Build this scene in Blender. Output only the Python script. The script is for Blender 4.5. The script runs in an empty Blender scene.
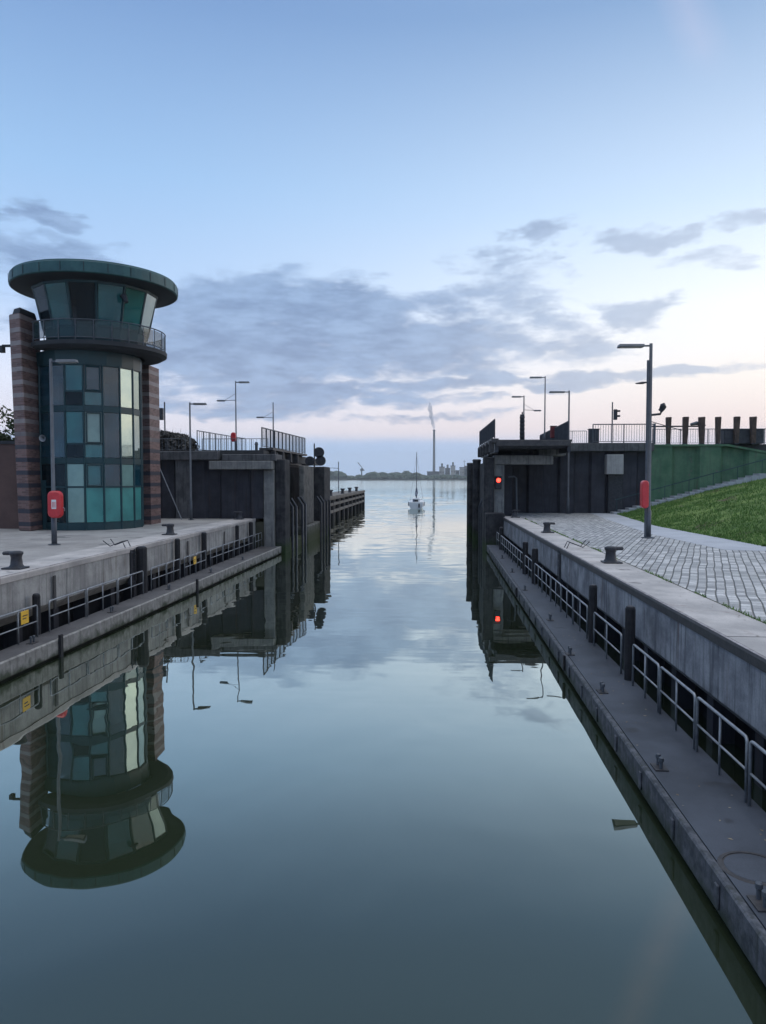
import bpy, bmesh, math, random
from mathutils import Vector, Matrix, noise
random.seed(7)
R = math.radians
S = bpy.context.scene
COL = S.collection
PI = math.pi

# ------------------------------------------------------------------ camera
EYE = 4.5
cd = bpy.data.cameras.new('camera'); cam = bpy.data.objects.new('camera', cd); COL.objects.link(cam)
S.camera = cam
cam.location = (0, 0, EYE)
cam.rotation_euler = (R(90 - 2.631), 0, R(3.707))
cd.sensor_fit = 'VERTICAL'; cd.sensor_height = 36; cd.lens = 740 / 1024 * 36
cd.clip_start = 0.1; cd.clip_end = 20000
S.render.resolution_x = 766; S.render.resolution_y = 1024
# ------------------------------------------------------------------ view
S.view_settings.view_transform = 'Standard'; S.view_settings.look = 'None'
S.view_settings.gamma = 1; S.view_settings.exposure = 0.35
S.view_settings.use_curve_mapping = False
try:
    S.cycles.max_bounces = 6; S.cycles.volume_bounces = 1; S.cycles.caustics_reflective = False
    S.cycles.caustics_refractive = False; S.cycles.transparent_max_bounces = 12
except Exception: pass
# ------------------------------------------------------------------ sky
SUN_EL, SUN_AZ = 7.0, 62.0     # degrees; azimuth from +Y towards +X
w = bpy.data.worlds.new('World'); S.world = w; w.use_nodes = True
nt = w.node_tree; nt.nodes.clear()
def lin(c):
    return tuple(((v / 255) / 12.92 if v / 255 <= .04045 else ((v / 255 + .055) / 1.055) ** 2.4) for v in c) + (1,)
class NB:
    """small node builder"""
    def __init__(s, t): s.t = t
    def n(s, typ, **kw):
        x = s.t.nodes.new(typ)
        for k, v in kw.items(): setattr(x, k, v)
        return x
    def put(s, sock, v):
        if hasattr(v, 'is_output') or isinstance(v, bpy.types.NodeSocket): s.t.links.new(v, sock)
        else:
            if isinstance(v, (tuple, list)) and hasattr(sock.default_value, '__len__') and len(v) != len(sock.default_value):
                v = tuple(v)[:len(sock.default_value)]
            sock.default_value = v
    def m(s, op, a, b=0.0, c=None, clamp=False):
        x = s.n('ShaderNodeMath', operation=op, use_clamp=clamp)
        s.put(x.inputs[0], a); s.put(x.inputs[1], b)
        if c is not None: s.put(x.inputs[2], c)
        return x.outputs[0]
    def mix(s, f, a, b, mode='MIX'):
        x = s.n('ShaderNodeMix', data_type='RGBA', blend_type=mode)
        s.put(x.inputs[0], f); s.put(x.inputs[6], a); s.put(x.inputs[7], b)
        return x.outputs[2]
    def ramp(s, f, stops, interp='LINEAR'):
        x = s.n('ShaderNodeValToRGB'); s.put(x.inputs[0], f)
        cr = x.color_ramp; cr.interpolation = interp
        while len(cr.elements) < len(stops): cr.elements.new(.5)
        for e, (p, c) in zip(cr.elements, stops):
            e.position = p; e.color = c if isinstance(c, tuple) else (c, c, c, 1)
        return x.outputs[0]
    def step(s, v, a, b):
        x = s.n('ShaderNodeMapRange', interpolation_type='SMOOTHSTEP')
        s.put(x.inputs[0], v); x.inputs[1].default_value = a; x.inputs[2].default_value = b
        return x.outputs[0]
    def noise(s, vec, scale, detail=4, rough=.55, dist=0):
        x = s.n('ShaderNodeTexNoise'); s.put(x.inputs['Vector'], vec)
        x.inputs['Scale'].default_value = scale; x.inputs['Detail'].default_value = detail
        x.inputs['Roughness'].default_value = rough; x.inputs['Distortion'].default_value = dist
        return x.outputs[0]
    def comb(s, x_, y_, z_):
        x = s.n('ShaderNodeCombineXYZ'); s.put(x.inputs[0], x_); s.put(x.inputs[1], y_); s.put(x.inputs[2], z_)
        return x.outputs[0]
b = NB(nt)
tc = b.n('ShaderNodeTexCoord'); sp = b.n('ShaderNodeSeparateXYZ'); nt.links.new(tc.outputs['Generated'], sp.inputs[0])
dx, dy, dz = sp.outputs
az = b.m('MULTIPLY', b.m('ARCTAN2', dx, dy), 57.2958)
el = b.m('MULTIPLY', b.m('ARCSINE', dz), 57.2958)
e90 = b.m('DIVIDE', el, 90.0, clamp=True)
def P(e): return max(0, e / 90)
def c3(*v): return tuple(v) + (1,)      # extra zenith glow added above the view to brighten the ground
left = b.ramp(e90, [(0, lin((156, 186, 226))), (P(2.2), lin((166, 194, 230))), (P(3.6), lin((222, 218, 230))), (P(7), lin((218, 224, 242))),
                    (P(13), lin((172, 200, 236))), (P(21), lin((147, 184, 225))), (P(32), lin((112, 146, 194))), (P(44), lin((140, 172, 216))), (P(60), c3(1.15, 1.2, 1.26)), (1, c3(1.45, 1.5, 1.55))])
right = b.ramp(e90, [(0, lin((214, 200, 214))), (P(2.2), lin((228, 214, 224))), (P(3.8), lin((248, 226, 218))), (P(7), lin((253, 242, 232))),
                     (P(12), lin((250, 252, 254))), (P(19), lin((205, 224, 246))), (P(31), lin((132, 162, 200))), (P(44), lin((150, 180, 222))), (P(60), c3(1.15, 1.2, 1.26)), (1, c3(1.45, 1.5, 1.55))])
azc = b.m('ABSOLUTE', b.m('SUBTRACT', az, 62.0))
fr = b.m('SUBTRACT', 1.0, b.step(azc, 25.0, 92.0))
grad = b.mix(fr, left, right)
sky = b.n('ShaderNodeTexSky', sky_type='NISHITA', sun_disc=False)
sky.sun_elevation = R(SUN_EL); sky.sun_rotation = R(SUN_AZ); sky.altitude = 0; sky.air_density = 1.2; sky.dust_density = 1.0
nish = b.mix(1.0, sky.outputs[0], (0.1, 0.1, 0.1, 1), 'MULTIPLY')
base = b.mix(0.05, grad, nish)
# clouds: banks at given azimuth / elevation, broken by noise
cv = b.comb(b.m('MULTIPLY', az, .05), b.m('MULTIPLY', el, .16), 0.0)
n1 = b.noise(cv, 2.2, 7, .62, .25)
n2 = b.noise(b.comb(b.m('MULTIPLY', az, .05), b.m('MULTIPLY', el, .17), 3.0), 6.5, 5, .62)
nn = b.m('ADD', b.m('MULTIPLY', n1, .7), b.m('MULTIPLY', n2, .3))
BANKS = [(-10.0, 12.0, 11.3, 2.9, 1.0), (-14.5, 9.5, 10.9, 2.7, 1.0), (-0.1, 10.2, 10.8, 2.6, 0.9), (-4.7, 13.5, 3.1, 1.7, 0.7),
         (5.3, 13.8, 5.4, 2.0, 0.65), (-10.0, 6.5, 11.3, 0.9, 0.9), (-13.7, 5.5, 8.0, 1.1, 0.8), (3.8, 7.1, 13.9, 0.6, 0.75),
         (14.7, 16.7, 3.8, 1.0, .95), (9.0, 17.6, 2.6, 0.7, 0.75), (14.5, 11.8, 3.0, 1.0, 0.75), (3.8, 16.1, 4.6, 0.7, 0.55),
         (-28.5, 17.5, 3.0, 1.0, 0.8), (-28.5, 15.0, 5.4, 1.4, 0.75), (-26.6, 11.5, 5.6, 2.8, 0.6), (15.8, 7.4, 8.6, 0.5, 0.75),
         (22.3, 16.9, 3.3, 0.5, 0.6), (20.0, 14.7, 3.4, 0.6, 0.45), (2.2, 6.0, 4.6, 0.5, 0.6), (9.9, 11.1, 4.5, 0.6, 0.5), (-1, 4.6, 12, .4, .55)]
wa = b.m('MULTIPLY', b.m('SUBTRACT', b.noise(b.comb(b.m('MULTIPLY', az, .12), b.m('MULTIPLY', el, .3), 7.0), 1.0, 4, .6), .5), 16.0)
we = b.m('MULTIPLY', b.m('SUBTRACT', b.noise(b.comb(b.m('MULTIPLY', az, .12), b.m('MULTIPLY', el, .25), 11.0), 1.0, 4, .6), .5), 4.5)
az_, el_ = b.m('ADD', az, wa), b.m('ADD', el, we)
acc = None
for a0, e0, ra, re, s_ in BANKS:
    u = b.m('DIVIDE', b.m('SUBTRACT', az_, a0), ra * 1.4); v = b.m('DIVIDE', b.m('SUBTRACT', el_, e0), re * 1.4)
    d2 = b.m('ADD', b.m('MULTIPLY', u, u), b.m('MULTIPLY', v, v))
    k = b.m('MULTIPLY', b.m('SUBTRACT', 1.0, d2, clamp=True), s_)
    acc = k if acc is None else b.m('MAXIMUM', acc, k)
far = b.step(b.m('ABSOLUTE', az), 34.0, 50.0)                    # elsewhere round the horizon: scattered banks
acc = b.m('MAXIMUM', acc, b.m('MULTIPLY', far, b.m('MULTIPLY', b.m('SUBTRACT', 1.0, b.step(el, 12.0, 30.0)), .62)))
dens = b.step(b.m('ADD', b.m('MULTIPLY', acc, .85), b.m('MULTIPLY', b.m('SUBTRACT', nn, .5), 2.4)), .14, .62)
dens = b.m('MULTIPLY', dens, b.step(acc, 0.0, .12))
cloud_l = b.mix(b.step(n2, .3, .7), lin((104, 128, 166)), lin((136, 162, 198)))
cloud_r = b.mix(n2, lin((140, 158, 184)), lin((184, 194, 212)))
cc = b.mix(b.step(az, -8.0, 24.0), cloud_l, cloud_r)
out = b.mix(b.m('MULTIPLY', dens, b.m('SUBTRACT', .86, b.m('MULTIPLY', b.step(az, 0.0, 20.0), .16))), base, cc)
# thin bank lying over the far shore, and a faint high wisp
bank = b.m('SUBTRACT', 1.0, b.step(b.m('ADD', el, b.m('MULTIPLY', b.m('SUBTRACT', n1, .5), 1.2)), 2.5, 3.3))
bank = b.m('MULTIPLY', bank, b.m('SUBTRACT', 1.0, b.step(az, 3.0, 9.0)))
out = b.mix(b.m('MULTIPLY', bank, .6), out, lin((148, 184, 228)))
wd = b.m('SUBTRACT', b.m('SUBTRACT', az, 17.5), b.m('MULTIPLY', b.m('SUBTRACT', 31.0, el), .45))
wisp = b.m('MULTIPLY', b.m('SUBTRACT', 1.0, b.m('DIVIDE', b.m('ABSOLUTE', wd), 2.0), clamp=True), b.m('MULTIPLY', b.step(el, 25.0, 29.0), n1))
out = b.mix(b.m('MULTIPLY', wisp, .5), out, lin((205, 200, 220)))
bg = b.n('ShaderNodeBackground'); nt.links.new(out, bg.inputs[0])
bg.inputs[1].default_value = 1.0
ow = b.n('ShaderNodeOutputWorld'); nt.links.new(bg.outputs[0], ow.inputs[0])
# ------------------------------------------------------------------ sun (already veiled, soft)
sl = bpy.data.lights.new('sun', 'SUN'); sl.energy = 0.6; sl.angle = R(50); sl.color = (1, .84, .72)
so = bpy.data.objects.new('sun', sl); COL.objects.link(so)
sd = Vector((math.sin(R(SUN_AZ)) * math.cos(R(SUN_EL)), math.cos(R(SUN_AZ)) * math.cos(R(SUN_EL)), math.sin(R(SUN_EL))))
so.rotation_euler = sd.to_track_quat('Z', 'Y').to_euler()

# ------------------------------------------------------------------ materials
def mat(name):
    m = bpy.data.materials.new(name); m.use_nodes = True
    t = m.node_tree; bs = t.nodes['Principled BSDF']
    return m, NB(t), bs
def pos(b_):
    g = b_.n('ShaderNodeNewGeometry'); return g.outputs['Position']
def sep(b_, v):
    x = b_.n('ShaderNodeSeparateXYZ'); b_.put(x.inputs[0], v); return x.outputs
def scl(b_, v, s):
    x = b_.n('ShaderNodeMapping'); b_.put(x.inputs[0], v); x.inputs['Scale'].default_value = s; return x.outputs[0]
def bump(b_, bs, h, strength=.3, dist=.02):
    x = b_.n('ShaderNodeBump'); x.inputs['Strength'].default_value = strength; x.inputs['Distance'].default_value = dist
    b_.put(x.inputs['Height'], h); b_.put(bs.inputs['Normal'], x.outputs[0])
def grit(name, c1, c2, rough=.85, scale=1.2, rust=None, streak=None, fine=30, bstr=.25, metal=0, spots=None, algae=None, spec=.4):
    """mottled surface; streak = colour of vertical runs; algae = (colour, z_low, z_high)"""
    m, b_, bs = mat(name); p = pos(b_)
    a = b_.noise(p, scale, 6, .65)
    col = b_.mix(b_.step(a, .32, .68), c1, c2)
    f = b_.noise(p, fine, 4, .7)
    col = b_.mix(b_.m('MULTIPLY', b_.step(f, .45, .75), .35), col, tuple(v * .55 for v in c1[:3]) + (1,))
    if streak:
        s = b_.noise(scl(b_, p, (6, 6, .35)), 1.6, 5, .65)
        col = b_.mix(b_.m('MULTIPLY', b_.step(s, .48, .72), streak[1]), col, streak[0])
    if rust:
        s = b_.noise(scl(b_, p, (3, 3, .25)), 1.0, 4, .6); s2 = b_.noise(p, .7, 3, .5)
        col = b_.mix(b_.m('MULTIPLY', b_.m('MULTIPLY', b_.step(s, .55, .68), b_.step(s2, .45, .6)), rust[1]), col, rust[0])
    if spots:
        s = b_.noise(p, spots[1], 3, .5)
        col = b_.mix(b_.step(s, spots[2], spots[2] + .06), col, spots[0])
    if algae:
        z = sep(b_, p)[2]
        zz = b_.m('ADD', z, b_.m('MULTIPLY', b_.m('SUBTRACT', b_.noise(p, 2.5, 4), .5), .7))
        col = b_.mix(b_.m('SUBTRACT', 1.0, b_.step(zz, algae[1], algae[2])), col, algae[0])
    b_.put(bs.inputs['Base Color'], col)
    b_.put(bs.inputs['Roughness'], b_.m('ADD', rough - .1, b_.m('MULTIPLY', a, .2)))
    bs.inputs['Metallic'].default_value = metal
    bs.inputs['Specular IOR Level'].default_value = spec
    bump(b_, bs, b_.m('ADD', b_.m('MULTIPLY', f, .6), a), bstr, .02)
    return m
def c(r, g, bb): return (r, g, bb, 1)
M = {}
M['concrete'] = grit('concrete', c(.30, .29, .285), c(.40, .385, .37), streak=(c(.17, .165, .17), .5))
M['coping'] = grit('coping_concrete', rust=(c(.24, .18, .16), .5), c1=c(.34, .32, .31), c2=c(.54, .50, .475), scale=.8, fine=40, spots=(c(.20, .185, .18), 1.3, .68))
M['wall_conc'] = grit('wall_concrete', rust=(c(.10, .06, .045), .7), c1=c(.15, .155, .175), c2=c(.36, .365, .385), scale=1.5, streak=(c(.06, .062, .075), .9), algae=(c(.045, .06, .04), .3, .75))
M['wall_light'] = grit('wall_concrete_light', rust=(c(.14, .10, .08), .6), c1=c(.25, .24, .235), c2=c(.42, .41, .39), scale=1.2, streak=(c(.12, .12, .12), .7), algae=(c(.05, .07, .04), .3, .9))
M['arris'] = grit('arris_highlight', c(.16, .14, .14), c(.42, .38, .38), rough=.6, scale=3, streak=(c(.09, .07, .07), .5))
M['edge_dark'] = grit('quay_edge_steel', c(.035, .033, .037), c(.07, .065, .066), scale=5, rough=.6)
M['walk'] = grit('walkway_deck', c(.042, .048, .062), c(.075, .085, .108), rough=.65, scale=.9, fine=60, spots=(c(.035, .038, .046), 1.1, .66))
M['walk_l'] = grit('walkway_deck_left', c(.06, .057, .06), c(.11, .105, .108), rough=.75, scale=.9, fine=60)
M['kerb'] = grit('walkway_edge', c(.035, .04, .05), c(.13, .135, .155), rough=.8, scale=6, fine=25, streak=(c(.03, .035, .03), .8), algae=(c(.02, .03, .02), .0, .3))
M['kerb_l'] = grit('walkway_edge_left', c(.20, .19, .18), c(.33, .32, .30), rough=.8, scale=4, fine=25, streak=(c(.08, .08, .07), .7), algae=(c(.04, .05, .03), .0, .25))
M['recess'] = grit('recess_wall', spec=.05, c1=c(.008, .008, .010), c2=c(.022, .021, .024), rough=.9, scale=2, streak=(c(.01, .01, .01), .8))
M['timber'] = grit('fender_timber', c(.008, .008, .011), c(.022, .021, .025), rough=.8, scale=8)
M['steel'] = grit('galvanised_tube', c(.22, .235, .26), c(.36, .375, .40), rough=.5, metal=.55, scale=6, fine=60, bstr=.05, spec=.5)
M['dark_steel'] = grit('dark_steel', c(.035, .037, .045), c(.065, .068, .08), rough=.55, metal=.3, scale=4, bstr=.1)
M['pole'] = grit('lamp_pole_paint', c(.07, .08, .095), c(.10, .11, .13), rough=.5, metal=.2, scale=3, bstr=.05)
M['lamp_head'] = grit('lamp_head_metal', c(.10, .11, .125), c(.15, .16, .175), rough=.45, metal=.3, bstr=.05)
M['lens'] = grit('lamp_lens', c(.45, .44, .42), c(.55, .53, .5), rough=.3, bstr=.03)
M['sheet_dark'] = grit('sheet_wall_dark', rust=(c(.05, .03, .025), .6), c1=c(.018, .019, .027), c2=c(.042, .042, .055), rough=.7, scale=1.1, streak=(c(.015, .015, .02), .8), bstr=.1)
M['beam'] = grit('weathered_beam', c(.16, .16, .16), c(.27, .265, .25), scale=1.6, streak=(c(.06, .06, .06), .8))
M['beam_dark'] = grit('stained_slab', c(.06, .06, .065), c(.13, .13, .135), scale=1.4, streak=(c(.03, .03, .03), .8))
M['pier_dark'] = grit('lock_head_pier', spec=.15, c1=c(.026, .026, .03), c2=c(.075, .073, .075), scale=1.8, streak=(c(.02, .02, .025), .8), algae=(c(.03, .05, .02), .2, 1.0))
M['pier_pale'] = grit('lock_head_pier_pale', spec=.15, rust=(c(.10, .06, .04), .6), c1=c(.10, .10, .095), c2=c(.21, .20, .185), scale=2.2, streak=(c(.05, .05, .05), .8), algae=(c(.055, .065, .03), 0.3, 1.4), spots=(c(.08, .08, .08), 3, .6))
M['green'] = grit('green_sheet_wall', rust=(c(.09, .10, .07), .8), c1=c(.045, .12, .065), c2=c(.10, .19, .11), rough=.6, scale=1.0, streak=(c(.06, .08, .06), .5), spots=(c(.10, .12, .09), 3.3, .66), bstr=.12)
M['roof'] = grit('verdigris_fascia', c(.018, .07, .078), c(.035, .11, .112), rough=.5, scale=1.6, streak=(c(.015, .06, .07), .5), bstr=.06)
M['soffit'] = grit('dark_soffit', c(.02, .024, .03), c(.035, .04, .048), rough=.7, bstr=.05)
M['teal_frame'] = grit('teal_window_frame', c(.008, .035, .045), c(.012, .05, .06), rough=.4, bstr=.03)
M['asphalt'] = grit('asphalt', c(.04, .04, .042), c(.06, .06, .062), scale=3, fine=80)
M['path'] = grit('path_slabs', c(.36, .37, .40), c(.46, .47, .50), scale=.7, fine=50)
M['paving_l'] = grit('quay_paving_left', c(.25, .235, .225), c(.39, .37, .35), scale=.6, fine=25, spots=(c(.17, .165, .16), .7, .62))
M['brown_wall'] = grit('brown_plaster', c(.09, .055, .05), c(.13, .08, .07), scale=.8)
M['red'] = grit('red_gel_coat', c(.50, .022, .03), c(.62, .035, .045), rough=.3, scale=2, fine=12, bstr=.02, spec=.6)
M['white'] = grit('white_paint', c(.68, .68, .68), c(.80, .80, .80), rough=.5, bstr=.03)
M['yellow'] = grit('yellow_sign', c(.75, .42, .03), c(.85, .52, .05), rough=.5, bstr=.02)
M['black'] = grit('black_iron', c(.018, .019, .024), c(.04, .041, .05), rough=.5, scale=6, bstr=.2)
M['rope'] = grit('black_letters', c(.02, .02, .02), c(.03, .03, .03))
M['wood_post'] = grit('grey_timber', c(.06, .042, .036), c(.12, .08, .065), rough=.9, scale=4, streak=(c(.03, .025, .025), .8))
M['jetty_wood'] = grit('jetty_timber', c(.11, .10, .09), c(.22, .20, .18), rough=.9, scale=2.5, algae=(c(.04, .05, .03), .1, .9))
M['hull'] = grit('hull_white', c(.75, .76, .76), c(.82, .82, .82), rough=.35, bstr=.02, spec=.6)
M['sail'] = grit('sail_cover', c(.07, .09, .13), c(.11, .13, .17), rough=.8)
M['factory'] = grit('factory_wall', c(.28, .26, .25), c(.46, .42, .37), scale=.03)
M['factory_dark'] = grit('factory_wall_dark', c(.08, .09, .10), c(.14, .14, .15), scale=.03)
M['chimney'] = grit('chimney_concrete', c(.14, .14, .15), c(.19, .19, .19), scale=.05)
M['shore'] = grit('far_shore_ground', c(.05, .06, .045), c(.09, .09, .07), scale=.02)
M['bark'] = grit('bark', c(.05, .04, .035), c(.09, .07, .06), rough=.9, scale=5)
M['earth'] = grit('earth', c(.04, .045, .03), c(.07, .065, .045), scale=1)
def leafm(name, c1, c2):
    m, b_, bs = mat(name); p = pos(b_)
    b_.put(bs.inputs['Base Color'], b_.mix(b_.step(b_.noise(p, 1.7, 4, .7), .3, .7), c1, c2))
    bs.inputs['Roughness'].default_value = .75; bs.inputs['Specular IOR Level'].default_value = .25
    return m
M['leaf'] = leafm('leaves', c(.03, .05, .02), c(.07, .095, .04))
M['leaf_far'] = leafm('far_leaves', c(.03, .05, .03), c(.05, .075, .045))
M['twig'] = leafm('dry_twigs', c(.06, .055, .05), c(.13, .12, .11))
M['grass'] = leafm('grass_blades', c(.075, .15, .03), c(.15, .25, .065))
# grass ground
m, b_, bs = mat('grass_ground'); p = pos(b_)
g1 = b_.noise(p, .55, 5, .6); g2 = b_.noise(p, 9, 5, .7)
col = b_.mix(b_.step(g1, .35, .65), c(.085, .15, .035), c(.175, .25, .07))
col = b_.mix(b_.m('MULTIPLY', b_.step(g2, .42, .7), .6), col, c(.028, .045, .015))
col = b_.mix(b_.step(b_.noise(p, .45, 4, .6), .60, .68), col, c(.10, .085, .05))
b_.put(bs.inputs['Base Color'], col); bs.inputs['Roughness'].default_value = .9; bs.inputs['Specular IOR Level'].default_value = .2
bump(b_, bs, g2, .8, .08); M['grass_ground'] = m
# cobbles: continuous joints along Y, staggered across
m, b_, bs = mat('stone_setts'); p = pos(b_)
wv = b_.n('ShaderNodeVectorMath', operation='ADD'); b_.put(wv.inputs[0], p)
nzz = b_.n('ShaderNodeTexNoise'); b_.put(nzz.inputs['Vector'], p); nzz.inputs['Scale'].default_value = .6; nzz.inputs['Detail'].default_value = 1
mv = b_.n('ShaderNodeVectorMath', operation='MULTIPLY_ADD'); b_.put(mv.inputs[0], nzz.outputs[1]); mv.inputs[1].default_value = (.09, .09, 0); mv.inputs[2].default_value = (-.045, -.045, 0)
b_.put(wv.inputs[1], mv.outputs[0]); xyz = sep(b_, wv.outputs[0])
ang = R(20)
uu = b_.m('ADD', b_.m('MULTIPLY', xyz[1], math.cos(ang)), b_.m('MULTIPLY', xyz[0], math.sin(ang)))
vv = b_.m('SUBTRACT', b_.m('MULTIPLY', xyz[0], math.cos(ang)), b_.m('MULTIPLY', xyz[1], math.sin(ang)))
br = b_.n('ShaderNodeTexBrick'); b_.put(br.inputs['Vector'], b_.comb(uu, vv, 0.0))
br.inputs['Scale'].default_value = 1; br.inputs['Brick Width'].default_value = .30; br.inputs['Row Height'].default_value = .195
br.inputs['Mortar Size'].default_value = .014; br.inputs['Mortar Smooth'].default_value = .5; br.inputs['Bias'].default_value = 0
br.inputs['Color1'].default_value = c(.25, .245, .245); br.inputs['Color2'].default_value = c(.62, .60, .585); br.inputs['Mortar'].default_value = c(.10, .105, .10)
br.offset_frequency = 2; br.offset = .5
rowf = b_.m('ABSOLUTE', b_.m('SUBTRACT', b_.m('FRACT', b_.m('DIVIDE', vv, .195)), .5))
joint = b_.step(b_.m('ADD', rowf, b_.m('MULTIPLY', b_.m('SUBTRACT', b_.noise(p, 9, 2), .5), .09)), .40, .47)
n3 = b_.noise(p, 14, 4, .65); n4 = b_.noise(p, .5, 3, .5)
col = b_.mix(b_.m('MULTIPLY', b_.step(n3, .4, .75), .45), br.outputs[0], c(.13, .13, .14))
col = b_.mix(b_.m('MULTIPLY', b_.step(n4, .5, .7), .25), col, c(.18, .19, .17))
col = b_.mix(b_.m('MULTIPLY', joint, .8), col, c(.06, .062, .058))
b_.put(bs.inputs['Base Color'], col); bs.inputs['Roughness'].default_value = .6
bump(b_, bs, b_.m('ADD', b_.m('SUBTRACT', b_.m('SUBTRACT', 1.0, b_.m('MULTIPLY', br.outputs[1], .6)), joint), b_.m('MULTIPLY', n3, .35)), .8, .03); M['setts'] = m
# striped brick of the tower piers
m, b_, bs = mat('striped_brick'); p = pos(b_); z = sep(b_, p)[2]
xyz = sep(b_, p)
hor = b_.m('ADD', xyz[0], xyz[1])
br = b_.n('ShaderNodeTexBrick'); b_.put(br.inputs['Vector'], b_.comb(hor, z, 0.0)); br.inputs['Scale'].default_value = 1
br.inputs['Brick Width'].default_value = .25; br.inputs['Row Height'].default_value = .083; br.inputs['Mortar Size'].default_value = .006
br.inputs['Color1'].default_value = c(.10, .052, .047); br.inputs['Color2'].default_value = c(.21, .12, .108); br.inputs['Mortar'].default_value = c(.16, .13, .12)
fz = b_.m('FRACT', b_.m('DIVIDE', z, .58))
dk = b_.m('SUBTRACT', 1.0, b_.step(fz, .33, .36))
sc = b_.step(b_.m('ADD', z, b_.m('MULTIPLY', b_.m('SUBTRACT', b_.noise(p, .6), .5), 1.5)), 5.6, 7.6)
band = b_.mix(sc, c(.022, .028, .045), c(.27, .24, .235))
col = b_.mix(b_.m('MULTIPLY', dk, .93), br.outputs[0], band)
col = b_.mix(b_.m('MULTIPLY', b_.step(b_.noise(p, 3, 5), .45, .75), .35), col, c(.07, .045, .045))
b_.put(bs.inputs['Base Color'], col); bs.inputs['Roughness'].default_value = .6
bump(b_, bs, b_.m('SUBTRACT', 1.0, br.outputs[1]), .35, .01); M['brick'] = m
# glass kinds
def glass(name, base, rough=.03, ior=1.7, inner=None):
    m, b_, bs = mat(name); p = pos(b_)
    a = b_.noise(p, .9, 4, .6)
    b_.put(bs.inputs['Base Color'], b_.mix(b_.step(a, .35, .7), base, inner or tuple(v * .6 for v in base[:3]) + (1,)))
    bs.inputs['Roughness'].default_value = rough; bs.inputs['IOR'].default_value = ior
    bump(b_, bs, b_.noise(p, .8, 2), .12, .02)
    return m
M['g_clear'] = glass('tinted_glass', c(.010, .075, .11), ior=1.9)
M['g_coat'] = (lambda m_: (setattr(m_.node_tree.nodes['Principled BSDF'].inputs['Metallic'], 'default_value', .75), m_)[1])(glass('glint_glass', c(.36, .45, .40), inner=c(.30, .39, .36)))  # pale metallic tint puts a bright sky reflection into chosen panes
M['g_dark'] = glass('dark_tinted_glass', c(.006, .02, .028), ior=1.4)
M['g_teal'] = glass('teal_backed_glass', c(.025, .19, .20), ior=1.8, inner=c(.015, .12, .14))
M['g_frost'] = glass('frosted_teal_glass', c(.06, .29, .27), rough=.3, ior=1.6, inner=c(.035, .19, .19))
M['g_blind'] = glass('glass_over_blind', c(.20, .33, .30), rough=.12, ior=1.7, inner=c(.14, .25, .24))
M['g_rail'] = glass('balcony_glass', c(.012, .055, .065), ior=1.6)
M['blind'] = grit('blind_fabric', c(.34, .36, .35), c(.46, .48, .46), rough=.9)
M['interior'] = grit('interior_wall', c(.10, .13, .14), c(.20, .24, .25), rough=.8, scale=.8)
for _g, _a in (('g_clear', .62), ('g_teal', .72), ('g_dark', .7), ('g_frost', .88)): M[_g].node_tree.nodes['Principled BSDF'].inputs['Alpha'].default_value = _a
M['g_rail'].node_tree.nodes['Principled BSDF'].inputs['Alpha'].default_value = .45
# water
m, b_, bs = mat('lock_water'); p = pos(b_); y = sep(b_, p)[1]
near = b_.noise(scl(b_, p, (1, .6, 1)), .5, 2, .45, .3)
mid = b_.noise(scl(b_, p, (.55, 1.6, 1)), 1.1, 4, .55, .3)
farn = b_.noise(scl(b_, p, (.5, 1.8, 1)), .8, 5, .65, .2)
patch = b_.step(b_.noise(scl(b_, p, (.5, 1, 1)), .06, 3), .42, .6)
h = b_.m('MULTIPLY', near, .013)
ring2 = b_.noise(scl(b_, p, (.35, 1.3, 1)), .8, 2, .5, .2)
h = b_.m('ADD', h, b_.m('MULTIPLY', ring2, b_.m('MULTIPLY', b_.step(y, 9.0, 20.0), .004)))
h = b_.m('ADD', h, b_.m('MULTIPLY', farn, b_.m('MULTIPLY', b_.step(y, 300.0, 420.0), .03)))
bp = b_.n('ShaderNodeBump'); bp.inputs['Strength'].default_value = 1; bp.inputs['Distance'].default_value = 1; b_.put(bp.inputs['Height'], h)
t = b_.t; t.nodes.remove(bs)
lw = b_.n('ShaderNodeLayerWeight'); lw.inputs['Blend'].default_value = .5; b_.put(lw.inputs['Normal'], bp.outputs[0])
fac = b_.ramp(lw.outputs['Facing'], [(0, .02), (.35, .09), (.45, .15), (.56, .27), (.71, .56), (.90, .88), (1, .98)])
df = b_.n('ShaderNodeBsdfDiffuse'); b_.put(df.inputs['Color'], b_.mix(b_.noise(p, .12, 4, .6), c(.017, .025, .012), c(.026, .035, .019)))
gl = b_.n('ShaderNodeBsdfGlossy'); b_.put(gl.inputs['Roughness'], b_.m('ADD', .008, b_.m('MULTIPLY', b_.step(y, 60.0, 400.0), .10))); gl.inputs['Color'].default_value = c(.95, 1.0, .93); b_.put(gl.inputs['Normal'], bp.outputs[0])
mx = b_.n('ShaderNodeMixShader'); b_.put(mx.inputs[0], fac); t.links.new(df.outputs[0], mx.inputs[1]); t.links.new(gl.outputs[0], mx.inputs[2])
t.links.new(mx.outputs[0], t.nodes['Material Output'].inputs['Surface']); M['water'] = m
# red signal
m, b_, bs = mat('red_signal_lens'); bs.inputs['Base Color'].default_value = c(.6, .02, .01)
bs.inputs['Emission Color'].default_value = c(1, .035, .02); bs.inputs['Emission Strength'].default_value = 6; M['red_lit'] = m
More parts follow.
